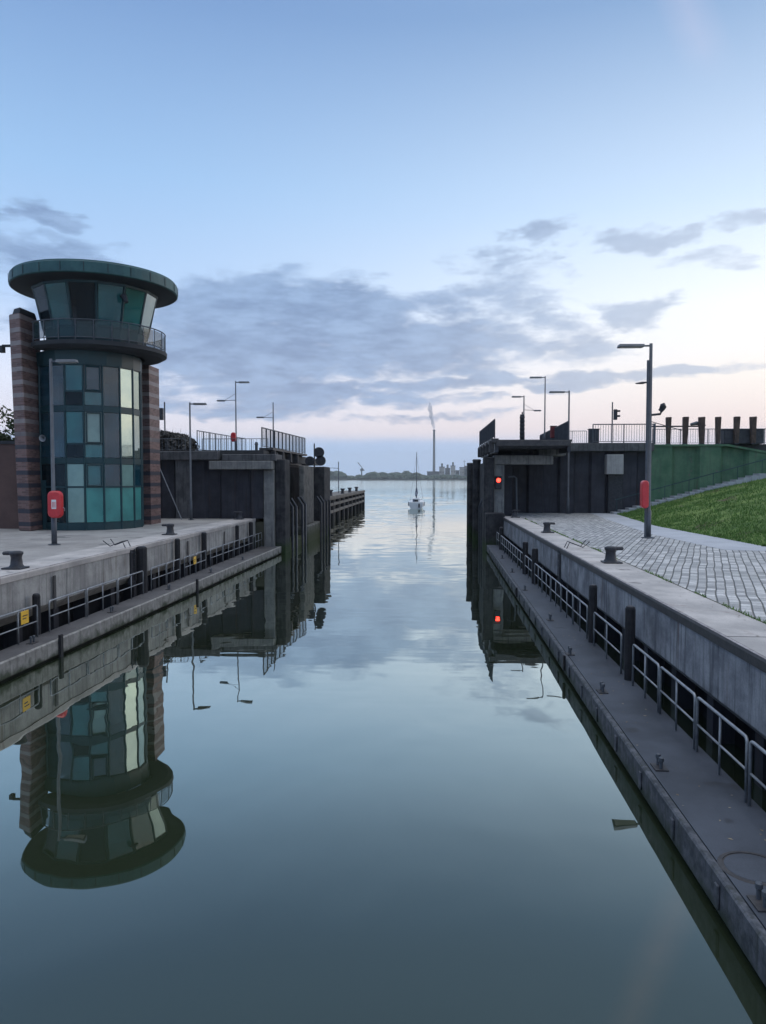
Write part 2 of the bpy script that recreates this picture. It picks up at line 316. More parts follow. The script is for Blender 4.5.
# plume
m = bpy.data.materials.new('smoke'); m.use_nodes = True; t = m.node_tree; t.nodes.remove(t.nodes['Principled BSDF']); b_ = NB(t)
pv = b_.n('ShaderNodeVolumePrincipled'); pv.inputs['Color'].default_value = c(.9, .9, .95)
b_.put(pv.inputs['Density'], b_.m('MULTIPLY', b_.step(b_.noise(pos(b_), .09, 4), .3, .6), .2))
t.links.new(pv.outputs[0], t.nodes['Material Output'].inputs['Volume']); M['smoke'] = m

# ------------------------------------------------------------------ geometry helpers
class MB:
    def __init__(s): s.bm = bmesh.new()
    def add(s, vs, fs):
        v = [s.bm.verts.new(p) for p in vs]
        for f in fs:
            try: s.bm.faces.new([v[i] for i in f])
            except ValueError: pass
        return s
    def box(s, x0, x1, y0, y1, z0, z1):
        return s.add([(x0, y0, z0), (x1, y0, z0), (x1, y1, z0), (x0, y1, z0), (x0, y0, z1), (x1, y0, z1), (x1, y1, z1), (x0, y1, z1)],
                     [(0, 3, 2, 1), (4, 5, 6, 7), (0, 1, 5, 4), (1, 2, 6, 5), (2, 3, 7, 6), (3, 0, 4, 7)])
    def prism(s, poly, z0, z1):
        """poly: xy outline; z0/z1 numbers or lists"""
        n = len(poly); a = z0 if isinstance(z0, list) else [z0] * n; t = z1 if isinstance(z1, list) else [z1] * n
        vs = [(x, y, a[i]) for i, (x, y) in enumerate(poly)] + [(x, y, t[i]) for i, (x, y) in enumerate(poly)]
        fs = [tuple(range(n))[::-1], tuple(range(n, 2 * n))] + [(i, (i + 1) % n, n + (i + 1) % n, n + i) for i in range(n)]
        return s.add(vs, fs)
    def yprism(s, prof, y0, y1):
        """prof: xz outline swept along y; may differ in x at both ends with a callable"""
        n = len(prof); vs = [(x, y0, z) for x, z in prof] + [(x, y1, z) for x, z in prof]
        fs = [tuple(range(n)), tuple(range(n, 2 * n))[::-1]] + [(i, n + i, n + (i + 1) % n, (i + 1) % n) for i in range(n)]
        return s.add(vs, fs)
    def xprism(s, prof, x0, x1):
        n = len(prof); vs = [(x0, y, z) for y, z in prof] + [(x1, y, z) for y, z in prof]
        fs = [tuple(range(n)), tuple(range(n, 2 * n))[::-1]] + [(i, n + i, n + (i + 1) % n, (i + 1) % n) for i in range(n)]
        return s.add(vs, fs)
    def tube(s, pts, r, n=8, cap=True):
        """tube through points, r number or list"""
        pts = [Vector(p) for p in pts]; rr = r if isinstance(r, (list, tuple)) else [r] * len(pts)
        base = len(s.bm.verts); rings = []; up = None
        for i, p in enumerate(pts):
            d = (pts[min(i + 1, len(pts) - 1)] - pts[max(i - 1, 0)]).normalized()
            if up is None: up = Vector((0, 0, 1)) if abs(d.z) < .9 else Vector((1, 0, 0))
            a = d.cross(up).normalized(); e = a.cross(d).normalized(); up = e
            rings.append([s.bm.verts.new(p + (a * math.cos(2 * PI * k / n) + e * math.sin(2 * PI * k / n)) * rr[i]) for k in range(n)])
        for i in range(len(rings) - 1):
            for k in range(n):
                s.bm.faces.new((rings[i][k], rings[i][(k + 1) % n], rings[i + 1][(k + 1) % n], rings[i + 1][k]))
        if cap: s.bm.faces.new(rings[0][::-1]); s.bm.faces.new(rings[-1])
        return s
    def lathe(s, cx, cy, prof, n=32, a0=0, a1=2 * PI):
        full = abs(a1 - a0 - 2 * PI) < 1e-6; m_ = n if full else n + 1; rings = []
        for r, z in prof:
            rings.append([s.bm.verts.new((cx + r * math.cos(a0 + (a1 - a0) * k / n), cy + r * math.sin(a0 + (a1 - a0) * k / n), z)) for k in range(m_)])
        for i in range(len(prof) - 1):
            for k in range(n):
                j = (k + 1) % m_
                try: s.bm.faces.new((rings[i][k], rings[i][j], rings[i + 1][j], rings[i + 1][k]))
                except ValueError: pass
        return s
    def build(s, name, m, parent=None, bevel=0, smooth=False, kind=None):
        bmesh.ops.remove_doubles(s.bm, verts=s.bm.verts, dist=1e-5)
        bmesh.ops.recalc_face_normals(s.bm, faces=s.bm.faces)
        if bevel:
            bmesh.ops.bevel(s.bm, geom=[e for e in s.bm.edges if len(e.link_faces) == 2 and e.calc_face_angle(0) > .6], offset=bevel, segments=1, affect='EDGES', clamp_overlap=True)
        root = Vector((0, 0, 0)); q = parent
        while q is not None: root += q.location; q = q.parent
        me = bpy.data.meshes.new(name)
        if parent is not None: bmesh.ops.translate(s.bm, verts=s.bm.verts, vec=-root)
        s.bm.to_mesh(me); s.bm.free()
        if smooth:
            for f in me.polygons: f.use_smooth = True
        me.materials.append(M[m] if isinstance(m, str) else m)
        o = bpy.data.objects.new(name, me); COL.objects.link(o)
        if parent is not None: o.parent = parent
        if kind: o['kind'] = kind
        return o
def thing(name, label, cat, loc=(0, 0, 0), group=None):
    o = bpy.data.objects.new(name, None); COL.objects.link(o); o.location = loc; o.empty_display_size = .3
    o['label'] = label; o['category'] = cat
    if group: o['group'] = group
    return o
def tag(o, label, cat, group=None):
    o['label'] = label; o['category'] = cat
    if group: o['group'] = group
    return o
def copy_thing(root, loc, label, rotz=0):
    r = root.copy(); COL.objects.link(r); r.location = loc; r['label'] = label; r.rotation_euler = (0, 0, rotz)
    def rec(src, dst):
        for ch in [q for q in src.children]:
            k = ch.copy(); COL.objects.link(k); k.parent = dst; rec(ch, k)
    rec(root, r); return r
def lerp(a, b_, t): return a + (b_ - a) * t

# ================================================================== SETTING
ZQ = 2.1
# one water surface: a finely rippled inner field in the lock and its approach, flat beyond
_rows = []; _y = -25.0
while _y < 420: _rows.append(_y); _y += 1.0 if _y < 6 else max(.15, _y * .0048)
_NX = 170; vs = []; fs = []
def wave(x, y):
    a = min(1, max(0, (y - 10) / 40)); o_ = min(1, max(0, (y - 50) / 45)); e_ = min(1, max(0, (420 - y) / 60))
    q = noise.noise(Vector((x * .09, y * .05, 1))) ; pt_ = min(1, max(.15, .55 + q * 1.6))
    h1 = noise.noise(Vector((x * .42, y * .75, 3))); h2 = noise.noise(Vector((x * 1.1 + 5, y * 1.9, 8)))
    h3 = noise.noise(Vector((x * .16, y * .28, 13)))
    return e_ * pt_ * (h1 * (.009 * a + .036 * o_) + h2 * (.003 * a + .014 * o_) + h3 * .05 * o_)
for y in _rows:
    xl = -13 - max(0, y - 62) * .28; xr = 6 + max(0, y - 62) * .22
    for i in range(_NX + 1):
        x = lerp(xl, xr, i / _NX); e = min(1, min(i, _NX - i) / 6)
        vs.append((x, y, wave(x, y) * e if y > 10 else 0))
_n = _NX + 1
for j in range(len(_rows) - 1):
    for i in range(_NX): a = j * _n + i; fs.append((a, a + 1, a + _n + 1, a + _n))
L0 = len(vs); J = len(_rows) - 1
vs += [(-5000, -400, 0), (5000, -400, 0), (5000, 7000, 0), (-5000, 7000, 0)]
fs += [tuple([L0, L0 + 1] + list(range(_NX, -1, -1))), tuple([L0 + 2, L0 + 3] + [J * _n + i for i in range(_n)]),
       tuple([L0 + 3, L0] + [j * _n for j in range(J + 1)]), tuple([L0 + 1, L0 + 2] + [j * _n + _NX for j in range(J, -1, -1)])]
MB().add(vs, fs).build('water', 'water', kind='structure', smooth=True)
MB().box(-5000, 5000, -400, 7000, -4.2, -3.5).build('river_bed', 'earth', kind='structure')
# ground behind the quays
MB().box(-90, -11.6, -30, 43.0, -3, ZQ).build('quay_paving', 'paving_l', kind='structure')
MB().prism([(5.5, -30), (60, -30), (60, 21), (30, 22.4), (14, 24.6), (11.2, 25.0), (9.8, 25.3), (9.4, 32), (10.25, 44.6), (10.9, 51.5), (5.5, 51.5)], -3, ZQ).build('cobbled_quay', 'setts', kind='structure')
mbp = MB(); yy = -30
pth = [(9.8, 25.3), (11.2, 25.0), (14, 24.6), (30, 22.4), (60, 21), (60, 23.5), (30, 24.4), (14, 26.2), (11.7, 26.5), (11.25, 38), (12.4, 51.4), (10.9, 51.4), (10.25, 44.6), (9.4, 32)]
mbp.prism(pth, ZQ - 2, ZQ + .004); mbp.build('path', 'path', kind='structure')
MB().box(5.47, 5.54, -30, 47.0, ZQ - .1, ZQ + .003).build('joint_strip', 'earth', kind='structure')
MB().box(11.5, 90, 24, 51.5, -3, ZQ - .3).build('ground', 'earth', kind='structure')
MB().box(-90, -9.8, 43.2, 66, -3, ZQ).build('ground_behind_lock_head', 'earth', kind='structure')
# grass bank
def edge_x(y):
    for (x0, y0), (x1, y1) in zip([(11.7, 20), (11.7, 26.5), (11.25, 38)], [(11.7, 26.5), (11.25, 38), (12.4, 51.4)]):
        if y0 <= y <= y1: return lerp(x0, x1, (y - y0) / (y1 - y0))
    return 12.4
def near_y(x): return 26.5 - (x - 11.7) * .13
def bank_z(x, y):
    d = max(0, min(x - edge_x(y), (y - near_y(x)) * .95))
    h = min(4.3, d * .255)
    return ZQ - .02 + h + (noise.noise(Vector((x * .35, y * .35, 0))) * .16 + noise.noise(Vector((x * 1.3, y * 1.3, 5))) * .05) * min(1, d / 1.5)
NX, NY = 110, 200; vs = []; fs = []
for j in range(NY + 1):
    for i in range(NX + 1):
        x_ = 38 * (i / NX) ** 1.7; y = lerp(near_y(11.7 + x_) - .02, 51.3, j / NY); x = edge_x(max(20, y)) - .02 + x_
        vs.append((x, y, bank_z(x, y)))
for j in range(NY):
    for i in range(NX):
        a = j * (NX + 1) + i; fs.append((a, a + 1, a + NX + 2, a + NX + 1))
MB().add(vs, fs).build('grass_bank', 'grass_ground', kind='structure', smooth=True)
# grass tufts
vs = []; fs = []; rnd = random.Random(3)
for k in range(42000):
    y = rnd.uniform(26.6, 51); x = edge_x(y) + .03 + (rnd.random() ** 1.3) * 15
    if rnd.random() > .35 + noise.noise(Vector((x * .9, y * .9, 2))) * 1.2 + .35: continue
    z = bank_z(x, y) - .02; hh = rnd.uniform(.06, .17); a = rnd.uniform(0, 6.28); w_ = .018 + rnd.random() * .02
    i = len(vs); ca, sa = math.cos(a) * w_, math.sin(a) * w_
    vs += [(x - ca, y - sa, z), (x + ca, y + sa, z), (x + rnd.uniform(-.06, .06), y + rnd.uniform(-.06, .06), z + hh)]; fs.append((i, i + 1, i + 2))
o = MB().add(vs, fs).build('grass', 'grass', kind='stuff'); tag(o, 'short green grass on the sloping bank behind the path', 'grass')

# ================================================================== QUAY WALLS
# right wall: face at x=4.4, back 5.5
def quay_wall(side, fx, bx, y0, y1, label, face, cop, col_step, ladders, lip):
    s = 1 if side > 0 else -1
    root = thing('quay_wall', label, 'quay wall', (fx, y0, 0), 'quay walls of the lock')
    def bxx(mb, xa, xb, *a): return mb.box(min(xa, xb), max(xa, xb), *a)
    bxx(MB(), fx + s * .072, bx, y0, y1, ZQ - .25, ZQ + .006).build('coping', cop, root, bevel=.012)
    # dark rolled edge
    MB().yprism([(fx + s * .01, ZQ - .17), (fx, ZQ - .03), (fx + s * .018, ZQ + .004), (fx + s * .07, ZQ + .012), (fx + s * .07, ZQ - .17)], y0, y1).build('coping_edge', lip, root)
    MB().yprism([(fx + s * .02, ZQ + .010), (fx + s * .055, ZQ + .016), (fx + s * .055, ZQ + .004), (fx + s * .02, ZQ + .004)], y0, y1).build('arris_highlight', 'arris', root)  # paler strip paints the highlight along the coping's top edge
    # face panels with joints
    y = y0; i = 0
    while y < y1 - .1:
        ye = min(y1, y + 5.6)
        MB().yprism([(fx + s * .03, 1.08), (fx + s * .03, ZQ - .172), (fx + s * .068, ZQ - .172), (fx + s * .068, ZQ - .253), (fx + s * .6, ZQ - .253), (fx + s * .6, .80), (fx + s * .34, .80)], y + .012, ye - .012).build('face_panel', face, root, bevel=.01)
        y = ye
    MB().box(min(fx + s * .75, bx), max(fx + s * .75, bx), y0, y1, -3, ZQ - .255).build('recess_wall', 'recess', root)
    y = y0 + .9
    while y < y1:
        bxx(MB(), fx + s * .38, fx + s * .8, y, y + .28, -1, .81).build('column', 'sheet_dark', root); y += col_step
    for ly in ladders:
        l = bxx(MB(), fx + s * .005, fx + s * .1, ly - .17, ly + .17, .8, ZQ - .05).build('ladder_slot', 'black', root)
        mb = MB()
        for k in range(5): mb.tube([(fx - s * .02, ly - .15, .9 + k * .25), (fx - s * .02, ly + .15, .9 + k * .25)], .015, 6)
        for d in (-.15, .15): mb.tube([(fx - s * .02, ly + d, .75), (fx - s * .02, ly + d, ZQ - .08)], .016, 6)
        mb.build('ladder', 'dark_steel', l)
    return root
qr = quay_wall(1, 4.4, 5.5, -30, 47.0, 'stained concrete quay wall with dark rolled edge below the cobbled quay on the right', 'wall_conc', 'coping', 1.9, [25.6], 'edge_dark')
ql = quay_wall(-1, -10.35, -11.6, -30, 47.0, 'pale concrete quay wall with vertical dark joints in front of the control tower', 'wall_light', 'coping', 1.9, [25.0], 'coping')
# joints across the coping
for yj in (11.4, 22.6, 33.8):
    MB().box(4.46, 5.49, yj - .012, yj + .012, ZQ, ZQ + .009).build('expansion_joint', 'edge_dark', qr)
for yj in (13.5, 19.6, 25.2, 30.8, 36.4):
    MB().box(-10.33, -10.3, yj - .06, yj + .06, .9, ZQ - .28).build('expansion_joint', 'edge_dark', ql)

# fender posts (timber piles standing before the walls)
def post(x, y, z1, r, label, parent_group):
    t = thing('fender_pile', label, 'fender pile', (x, y, 0), parent_group)
    MB().tube([(x, y, -2.5), (x, y, z1 - .05), (x, y, z1)], [r, r, r * .8], 10).build('pile_shaft', 'timber', t)
    MB().tube([(x, y, z1), (x, y, z1 + .02)], [r * .82, r * .5], 10).build('pile_cap', 'dark_steel', t)
right_posts = [(15.0, 1.93, .10), (18.4, 1.87, .10), (28.6, 1.8, .12), (31.5, 1.8, .12), (42.2, 1.7, .12)]
names = ['nearest the camera on the right walkway', 'second from the camera on the right walkway', 'nearer of the close pair on the right walkway',
         'on the right walkway, farther of the close pair', 'at the far end of the right walkway']
for (y, z1, r), nm in zip(right_posts, names): post(3.99, y, z1, r, 'dark fender pile with rounded top, ' + nm, 'fender piles in front of the right quay wall')
left_posts = [(18.4, 1.5, .1), (25.4, 2.08, .19), (29.1, 2.05, .11), (32.6, 2.05, .12), (38.3, 2.0, .1), (41.3, 2.0, .12)]
names = ['beside the nearer yellow sign', 'widest, below the tower', 'behind the farther yellow sign', 'opposite the tower right pier', 'last but one before the left lock head', 'nearest the left lock head']
for (y, z1, r), nm in zip(left_posts, names): post(-10.18, y, z1, r, 'dark fender pile on the left quay wall, ' + nm, 'fender piles in front of the left quay wall')

# ================================================================== WALKWAYS
def xo_r(y): return lerp(2.90, 3.07, (y - 5) / 14) if y < 19 else lerp(3.07, 3.38, (y - 19) / 26)
def walkway(side, xo, xi, y0, y1, label, deckm, kerbm):
    root = thing('lock_walkway', label, 'walkway', (xi, y0, 0), 'low walkways along the lock water')
    s = side; ys = [y0 + (y1 - y0) * k / 24 for k in range(25)]
    o_ = [(xo(y), y) for y in ys]; i_ = [(xi, y) for y in ys]
    e_ = [(xo(y) + s * .10, y) for y in ys]; e2_ = [(xo(y) + s * .101, y) for y in ys]
    MB().prism(e2_ + i_[::-1], .18, .45).build('deck', deckm, root)
    MB().prism(o_ + e_[::-1], .06, .452).build('edge_beam', kerbm, root, bevel=.02)
    MB().prism([(x + s * .12, y) for x, y in o_] + i_[::-1], -.9, .17).build('float_body', 'timber', root)
    return root
wr = walkway(1, xo_r, 4.06, -10, 45, 'dark low walkway at water level along the right quay wall', 'walk', 'kerb')
wl = walkway(-1, lambda y: lerp(-9.38, -8.85, max(0, (y - 15)) / 28), -10.08, -10, 43.3, 'low walkway with pale concrete edge beam along the left quay wall', 'walk_l', 'kerb_l')
for y in [6.1 + 1.45 * k for k in range(26)]:      # rubbing studs along the right edge
    MB().box(xo_r(y) - .03, xo_r(y) - .002, y - .05, y + .05, .12, .38).build('rubbing_block', 'kerb', wr, bevel=.012)
for y in (16.8, 27.2):
    MB().box(xo_r(y) - .05, xo_r(y) - .003, y - .05, y + .05, .15, .49).build('fender_board', 'timber', wr)
for y in (17.9, 28.2):
    xx = lerp(-9.38, -8.85, (y - 15) / 28); MB().box(xx + .003, xx + .07, y - .06, y + .06, .0, .56).build('fender_board', 'timber', wl)
def cleat(x, y, parent):
    p_ = MB().box(x - .09, x + .09, y - .13, y + .13, .451, .468).build('cleat_plate', 'edge_dark', parent)
    mb = MB()
    for d in (-.07, .07): mb.tube([(x, y + d, .468), (x, y + d, .56), (x, y + d, .57), (x, y + d, .62), (x, y + d, .63)], [.024, .024, .036, .036, .024], 10)
    mb.build('cleat_horn', 'pole', p_)
for x, y in [(3.15, 7.07), (3.2, 10.4), (3.25, 14.1), (3.05 + .15, 17.1), (3.4, 21.2), (3.4, 26.9), (3.5, 32), (3.6, 37.5)]: cleat(x, y, wr)
for x, y in [(-9.75, 17.4), (-9.6, 21.6), (-9.5, 26.2), (-9.4, 31), (-9.3, 36)]: cleat(x, y, wl)
mh = MB().lathe(3.36, 7.75, [(.0, .4512), (.30, .453), (.30, .460), (.335, .460), (.35, .4512)], 32).build('manhole_ring', 'edge_dark', wr)
MB().lathe(3.36, 7.75, [(.0, .4575), (.28, .4575), (.285, .452)], 32).build('manhole_cover', 'walk', mh)

# ================================================================== GUARD RAILS
def rail_frame(x, y0, y1, label, group):
    t = thing('guard_rail_frame', label, 'guard rail', (x, y0, .45), group)
    rr = .07; z0, z1 = .45, 1.27; pts = [(x, y0, z0)]
    for k in range(6): a = PI / 2 * k / 5; pts.append((x, y0 + rr - rr * math.cos(a), z1 - rr + rr * math.sin(a)))
    for k in range(6): a = PI / 2 * k / 5; pts.append((x, y1 - rr + rr * math.sin(a), z1 - rr + rr * math.cos(a)))
    pts.append((x, y1, z0))
    MB().tube(pts, .022, 8).build('hoop', 'steel', t, smooth=True)
    MB().tube([(x, y0 + .02, .86), (x, y1 - .02, .86)], .017, 6).build('mid_rail', 'steel', t, smooth=True)
    ym = (y0 + y1) / 2; MB().tube([(x, ym, z0), (x, ym, z1 - .01)], .017, 6).build('middle_post', 'steel', t, smooth=True)
    return t
def rails(x, segs, label, group):
    for a, e in segs:
        n = max(1, round((e - a) / 1.85)); L = (e - a) / n
        for k in range(n): rail_frame(x, a + k * L + .05, a + (k + 1) * L - .05, label, group)
rails(3.94, [(5.75, 7.5), (7.5, 9.3), (9.3, 11.12), (11.12, 12.88), (12.88, 14.6), (15.4, 18.05), (18.75, 28.3), (28.95, 31.2), (31.8, 41.9), (42.5, 44.6)], 'grey tube guard rail frame on the low right-hand walkway', 'guard rail frames on the right walkway')
rails(-10.0, [(12.6, 18.15), (18.65, 25.1), (25.75, 28.9), (29.35, 32.3), (32.9, 41.1), (41.5, 43.2)], 'grey tube guard rail frame on the low left-hand walkway', 'guard rail frames on the left walkway')
def yellow_sign(y, z, label):
    t = thing('yellow_sign', label, 'sign', (-9.94, y, z), 'yellow signs on the left guard rails')
    MB().box(-9.965, -9.95, y - .17, y + .17, z - .16, z + .16).build('plate', 'yellow', t, bevel=.004)
    mb = MB()
    mb.box(-9.9485, -9.946, y - .11, y + .11, z + .03, z + .055).box(-9.9485, -9.946, y - .11, y + .05, z - .04, z - .015)
    mb.build('print', 'black', t)
    MB().box(-9.985, -9.966, y - .03, y + .03, z - .18, z + .2).build('bracket', 'steel', t)
yellow_sign(17.45, 1.08, 'yellow sign on the left guard rail at the frame edge, the nearer of the two')
yellow_sign(30.6, 1.02, 'small yellow sign on the left guard rail below the tower, the farther of the two')

# ================================================================== BOLLARDS
def bollard(x, y, s, label):
    t = thing('mooring_bollard', label, 'bollard', (x, y, ZQ), 'black mooring bollards on the quay edges')
    MB().box(x - .26, x + .26, y - .24, y + .24, ZQ + .007, ZQ + .05).build('base_plate', 'black', t, bevel=.012)
    MB().lathe(x - s * .03, y, [(.20, ZQ + .05), (.155, ZQ + .12), (.135, ZQ + .30), (.15, ZQ + .36), (.175, ZQ + .40), (.17, ZQ + .45), (.10, ZQ + .475), (.0, ZQ + .48)], 20).build('shaft', 'black', t, smooth=True)
    xa, xb = sorted((x + s * .02, x + s * .31))
    MB().box(xa, xb, y - .11, y + .11, ZQ + .37, ZQ + .465).build('lip', 'black', t, bevel=.03)
for x, y, s, l in [(5.1, 21.2, 1, 'largest black bollard on the right quay coping beside the cobbles'), (5.1, 32.7, 1, 'middle black bollard on the right quay coping'),
                   (5.1, 45.2, 1, 'small far bollard on the right quay coping by the red signal light'), (-10.95, 18.8, -1, 'nearest black bollard on the left quay at the frame edge'),
                   (-11.0, 30.5, -1, 'black bollard on the left quay in front of the tower right pier'), (-11.1, 42.2, -1, 'far black bollard on the left quay by the lock head wall')]:
    bollard(x, y, s, l)
def ladder_hoop(x, y, s, label):
    t = thing('ladder_handhold', label, 'ladder handhold', (x, y, ZQ), 'folded ladder handholds on the coping')
    for d in (-.22, .22):
        MB().tube([(x, y + d, ZQ), (x + s * .1, y + d, ZQ + .22), (x + s * .55, y + d * .9, ZQ + .05), (x + s * .75, y + d * 1.4, ZQ + .25)], .018, 6).build('bent_bar', 'black', t)
    MB().tube([(x + s * .1, y - .22, ZQ + .22), (x + s * .1, y + .22, ZQ + .22)], .015, 6).build('cross_bar', 'black', t)
ladder_hoop(4.6, 25.6, 1, 'bent black bar handhold on the right coping between two bollards')
ladder_hoop(-10.5, 25.0, -1, 'bent black bar handhold on the left coping below the tower')

# ================================================================== TOWER
TX, TY = -16.1, 35.1; GR = 2.35; DX = -16.5   # the glass drum sits slightly off the roof's axis
tw = thing('control_tower', 'round glass lock control tower with striped brick piers, balcony and wide green disc roof', 'control tower', (TX, TY, ZQ))
view_ = math.atan2(-TY, -TX)
# roof
MB().lathe(TX, TY, [(0, 13.98), (3.6, 13.98), (3.68, 13.96), (3.7, 13.9), (3.76, 13.86), (3.78, 13.42), (3.72, 13.38)], 72).build('roof_disc', 'roof', tw, smooth=False)
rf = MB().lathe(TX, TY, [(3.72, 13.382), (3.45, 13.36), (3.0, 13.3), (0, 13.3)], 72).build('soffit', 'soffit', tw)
for k in range(24):
    a = view_ + 2 * PI * (k + .5) / 24
    MB().tube([(TX + 3.785 * math.cos(a), TY + 3.785 * math.sin(a), 13.44), (TX + 3.785 * math.cos(a), TY + 3.785 * math.sin(a), 13.84)], .014, 4).build('fascia_seam', 'soffit', tw)
# control room cone: panes between mullions
NW = 14
def dring(r, a, z): return (DX + r * math.cos(a), TY + r * math.sin(a), z)
def ring(r, a, z): return (TX + r * math.cos(a), TY + r * math.sin(a), z)
view = math.atan2(-TY, -TX)          # direction from tower towards the camera
def pane(name, m, r0, z0, r1, z1, a, h, parent, inset=.035, push=0, ring=ring):
    """flat pane between angles a-h and a+h"""
    da = inset / max(r0, .1)
    vs_ = [ring(r0 + push, a - h + da, z0), ring(r0 + push, a + h - da, z0), ring(r1 + push, a + h - da, z1), ring(r1 + push, a - h + da, z1)]
    cxx = [Vector(v) for v in vs_]; nrm = (cxx[1] - cxx[0]).cross(cxx[3] - cxx[0]).normalized() * -.02
    return MB().add(vs_ + [tuple(v + nrm) for v in cxx], [(0, 1, 2, 3), (7, 6, 5, 4), (0, 4, 5, 1), (1, 5, 6, 2), (2, 6, 7, 3), (3, 7, 4, 0)]).build(name, m, parent)
cr = MB().lathe(TX, TY, [(2.28, 10.61), (2.30, 11.35), (2.36, 11.36), (2.36, 11.42), (2.30, 11.43)], NW, view, view + 2 * PI).build('control_room_sill', 'teal_frame', tw)
kinds = {0: 'g_teal', 1: 'g_teal', 2: 'g_clear', -1: 'g_dark', -2: 'g_teal', 3: 'g_clear', -3: 'g_dark'}
MB().lathe(TX, TY, [(.9, 10.62), (.9, 13.29)], 12, view, view + 2 * PI).build('control_room_core', 'interior', tw)
MB().lathe(TX, TY, [(1.7, 10.62), (1.9, 11.45), (2.2, 11.5), (2.2, 10.62)], 20, view - R(80), view + R(100)).build('control_desk', 'interior', tw)
for _k in range(4):
    a = view + R(-50 + 33 * _k); mx_, my_ = TX + 1.95 * math.cos(a), TY + 1.95 * math.sin(a)
    MB().box(mx_ - .18, mx_ + .18, my_ - .05, my_ + .05, 11.55, 11.9).build('monitor', 'black', tw)
for k in range(NW):
    a = view + 2 * PI * (k + .5) / NW; kk = k if k < 7 else k - 14
    mf = 'g_' + ['teal', 'teal', 'coat', 'clear', 'dark', 'dark', 'dark', 'dark', 'dark', 'dark', 'dark', 'dark', 'teal', 'dark'][k]
    pane('control_room_window', mf, 2.38, 11.44, 2.80, 13.2, a, PI / NW, tw, .07)
    a2 = view + 2 * PI * k / NW
    MB().tube([ring(2.36, a2, 11.3), ring(2.80, a2, 13.34)], .055, 6).build('control_room_mullion', 'teal_frame', tw)
MB().lathe(TX, TY, [(2.74, 13.17), (2.86, 13.2), (2.88, 13.33)], NW, view, view + 2 * PI).build('window_head', 'teal_frame', tw)
# balcony
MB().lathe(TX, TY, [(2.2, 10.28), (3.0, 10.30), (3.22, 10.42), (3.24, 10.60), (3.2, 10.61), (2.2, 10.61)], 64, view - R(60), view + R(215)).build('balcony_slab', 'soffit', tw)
fas = MB().lathe(DX, TY, [(2.40, 9.66), (2.42, 10.29)], 20, view, view + 2 * PI).build('fascia_band', 'teal_frame', tw)
NBAL = 26
br_ = MB()
for z_, r_ in ((11.5, .028), (10.72, .02)):
    br_.tube([ring(3.16, view + R(-60 + 275 * k / 52), z_) for k in range(53)], r_, 6)
br_.build('balcony_handrail', 'pole', tw)
for k in range(NBAL):
    a = view + R(-58) + 2 * PI * k / NBAL
    if k > 19: continue
    MB().tube([ring(3.16, a, 10.6), ring(3.16, a, 11.5)], .022, 6).build('balcony_post', 'pole', tw)
    pane('balcony_glass_panel', 'g_rail', 3.15, 10.75, 3.15, 11.44, a + PI / NBAL, PI / NBAL, tw, .05)
# glass drum
NG = 18; step = 2 * PI / NG; ring = dring; view0 = view; view = view + R(13.5)
_pane = pane
def pane(*a, **k): return _pane(*a, ring=dring, **k)
MB().lathe(DX, TY, [(1.25, ZQ), (1.25, 9.7)], NG, view, view + 2 * PI).build('drum_core', 'interior', tw)
for z_ in (5.17, 7.54):
    MB().lathe(DX, TY, [(0, z_), (GR - .08, z_), (GR - .08, z_ + .22), (0, z_ + .22)], 36).build('storey_floor', 'interior', tw)
_rf = random.Random(9)
for zf in (ZQ + .03, 5.4, 7.77):
    for _k in range(6):
        a = view + R(-75 + 28 * _k + _rf.uniform(-6, 6)); rr_ = _rf.uniform(1.6, 1.95); hh = _rf.uniform(.5, 1.5); px_, py_ = DX + rr_ * math.cos(a), TY + rr_ * math.sin(a); ww = _rf.uniform(.12, .24)
        MB().box(px_ - ww, px_ + ww, py_ - ww, py_ + ww, zf, zf + hh).build('cabinet', _rf.choice(['path', 'interior', 'beam', 'wood_post']), tw, bevel=.01)
    for _k in (-1, 1, 2):
        a = view + step * (_k + .5); b0, b1 = a - step * .36, a + step * .36; q = GR - .14
        MB().add([dring(q, b0, zf + 1.25), dring(q, b1, zf + 1.25), dring(q, b1, zf + 1.9), dring(q, b0, zf + 1.9)], [(0, 1, 2, 3)]).build('roller_blind', 'blind', tw)
FL = [(ZQ, 2.45), (5.15, 5.42), (7.52, 7.80), (9.62, 9.7)]
for z0, z1 in FL:
    MB().lathe(DX, TY, [(GR - .06, z0), (GR + .03, z0), (GR + .03, z1), (GR - .06, z1)], NG, view - step * .0, view + 2 * PI).build('transom_band', 'teal_frame', tw)
rg = random.Random(5)
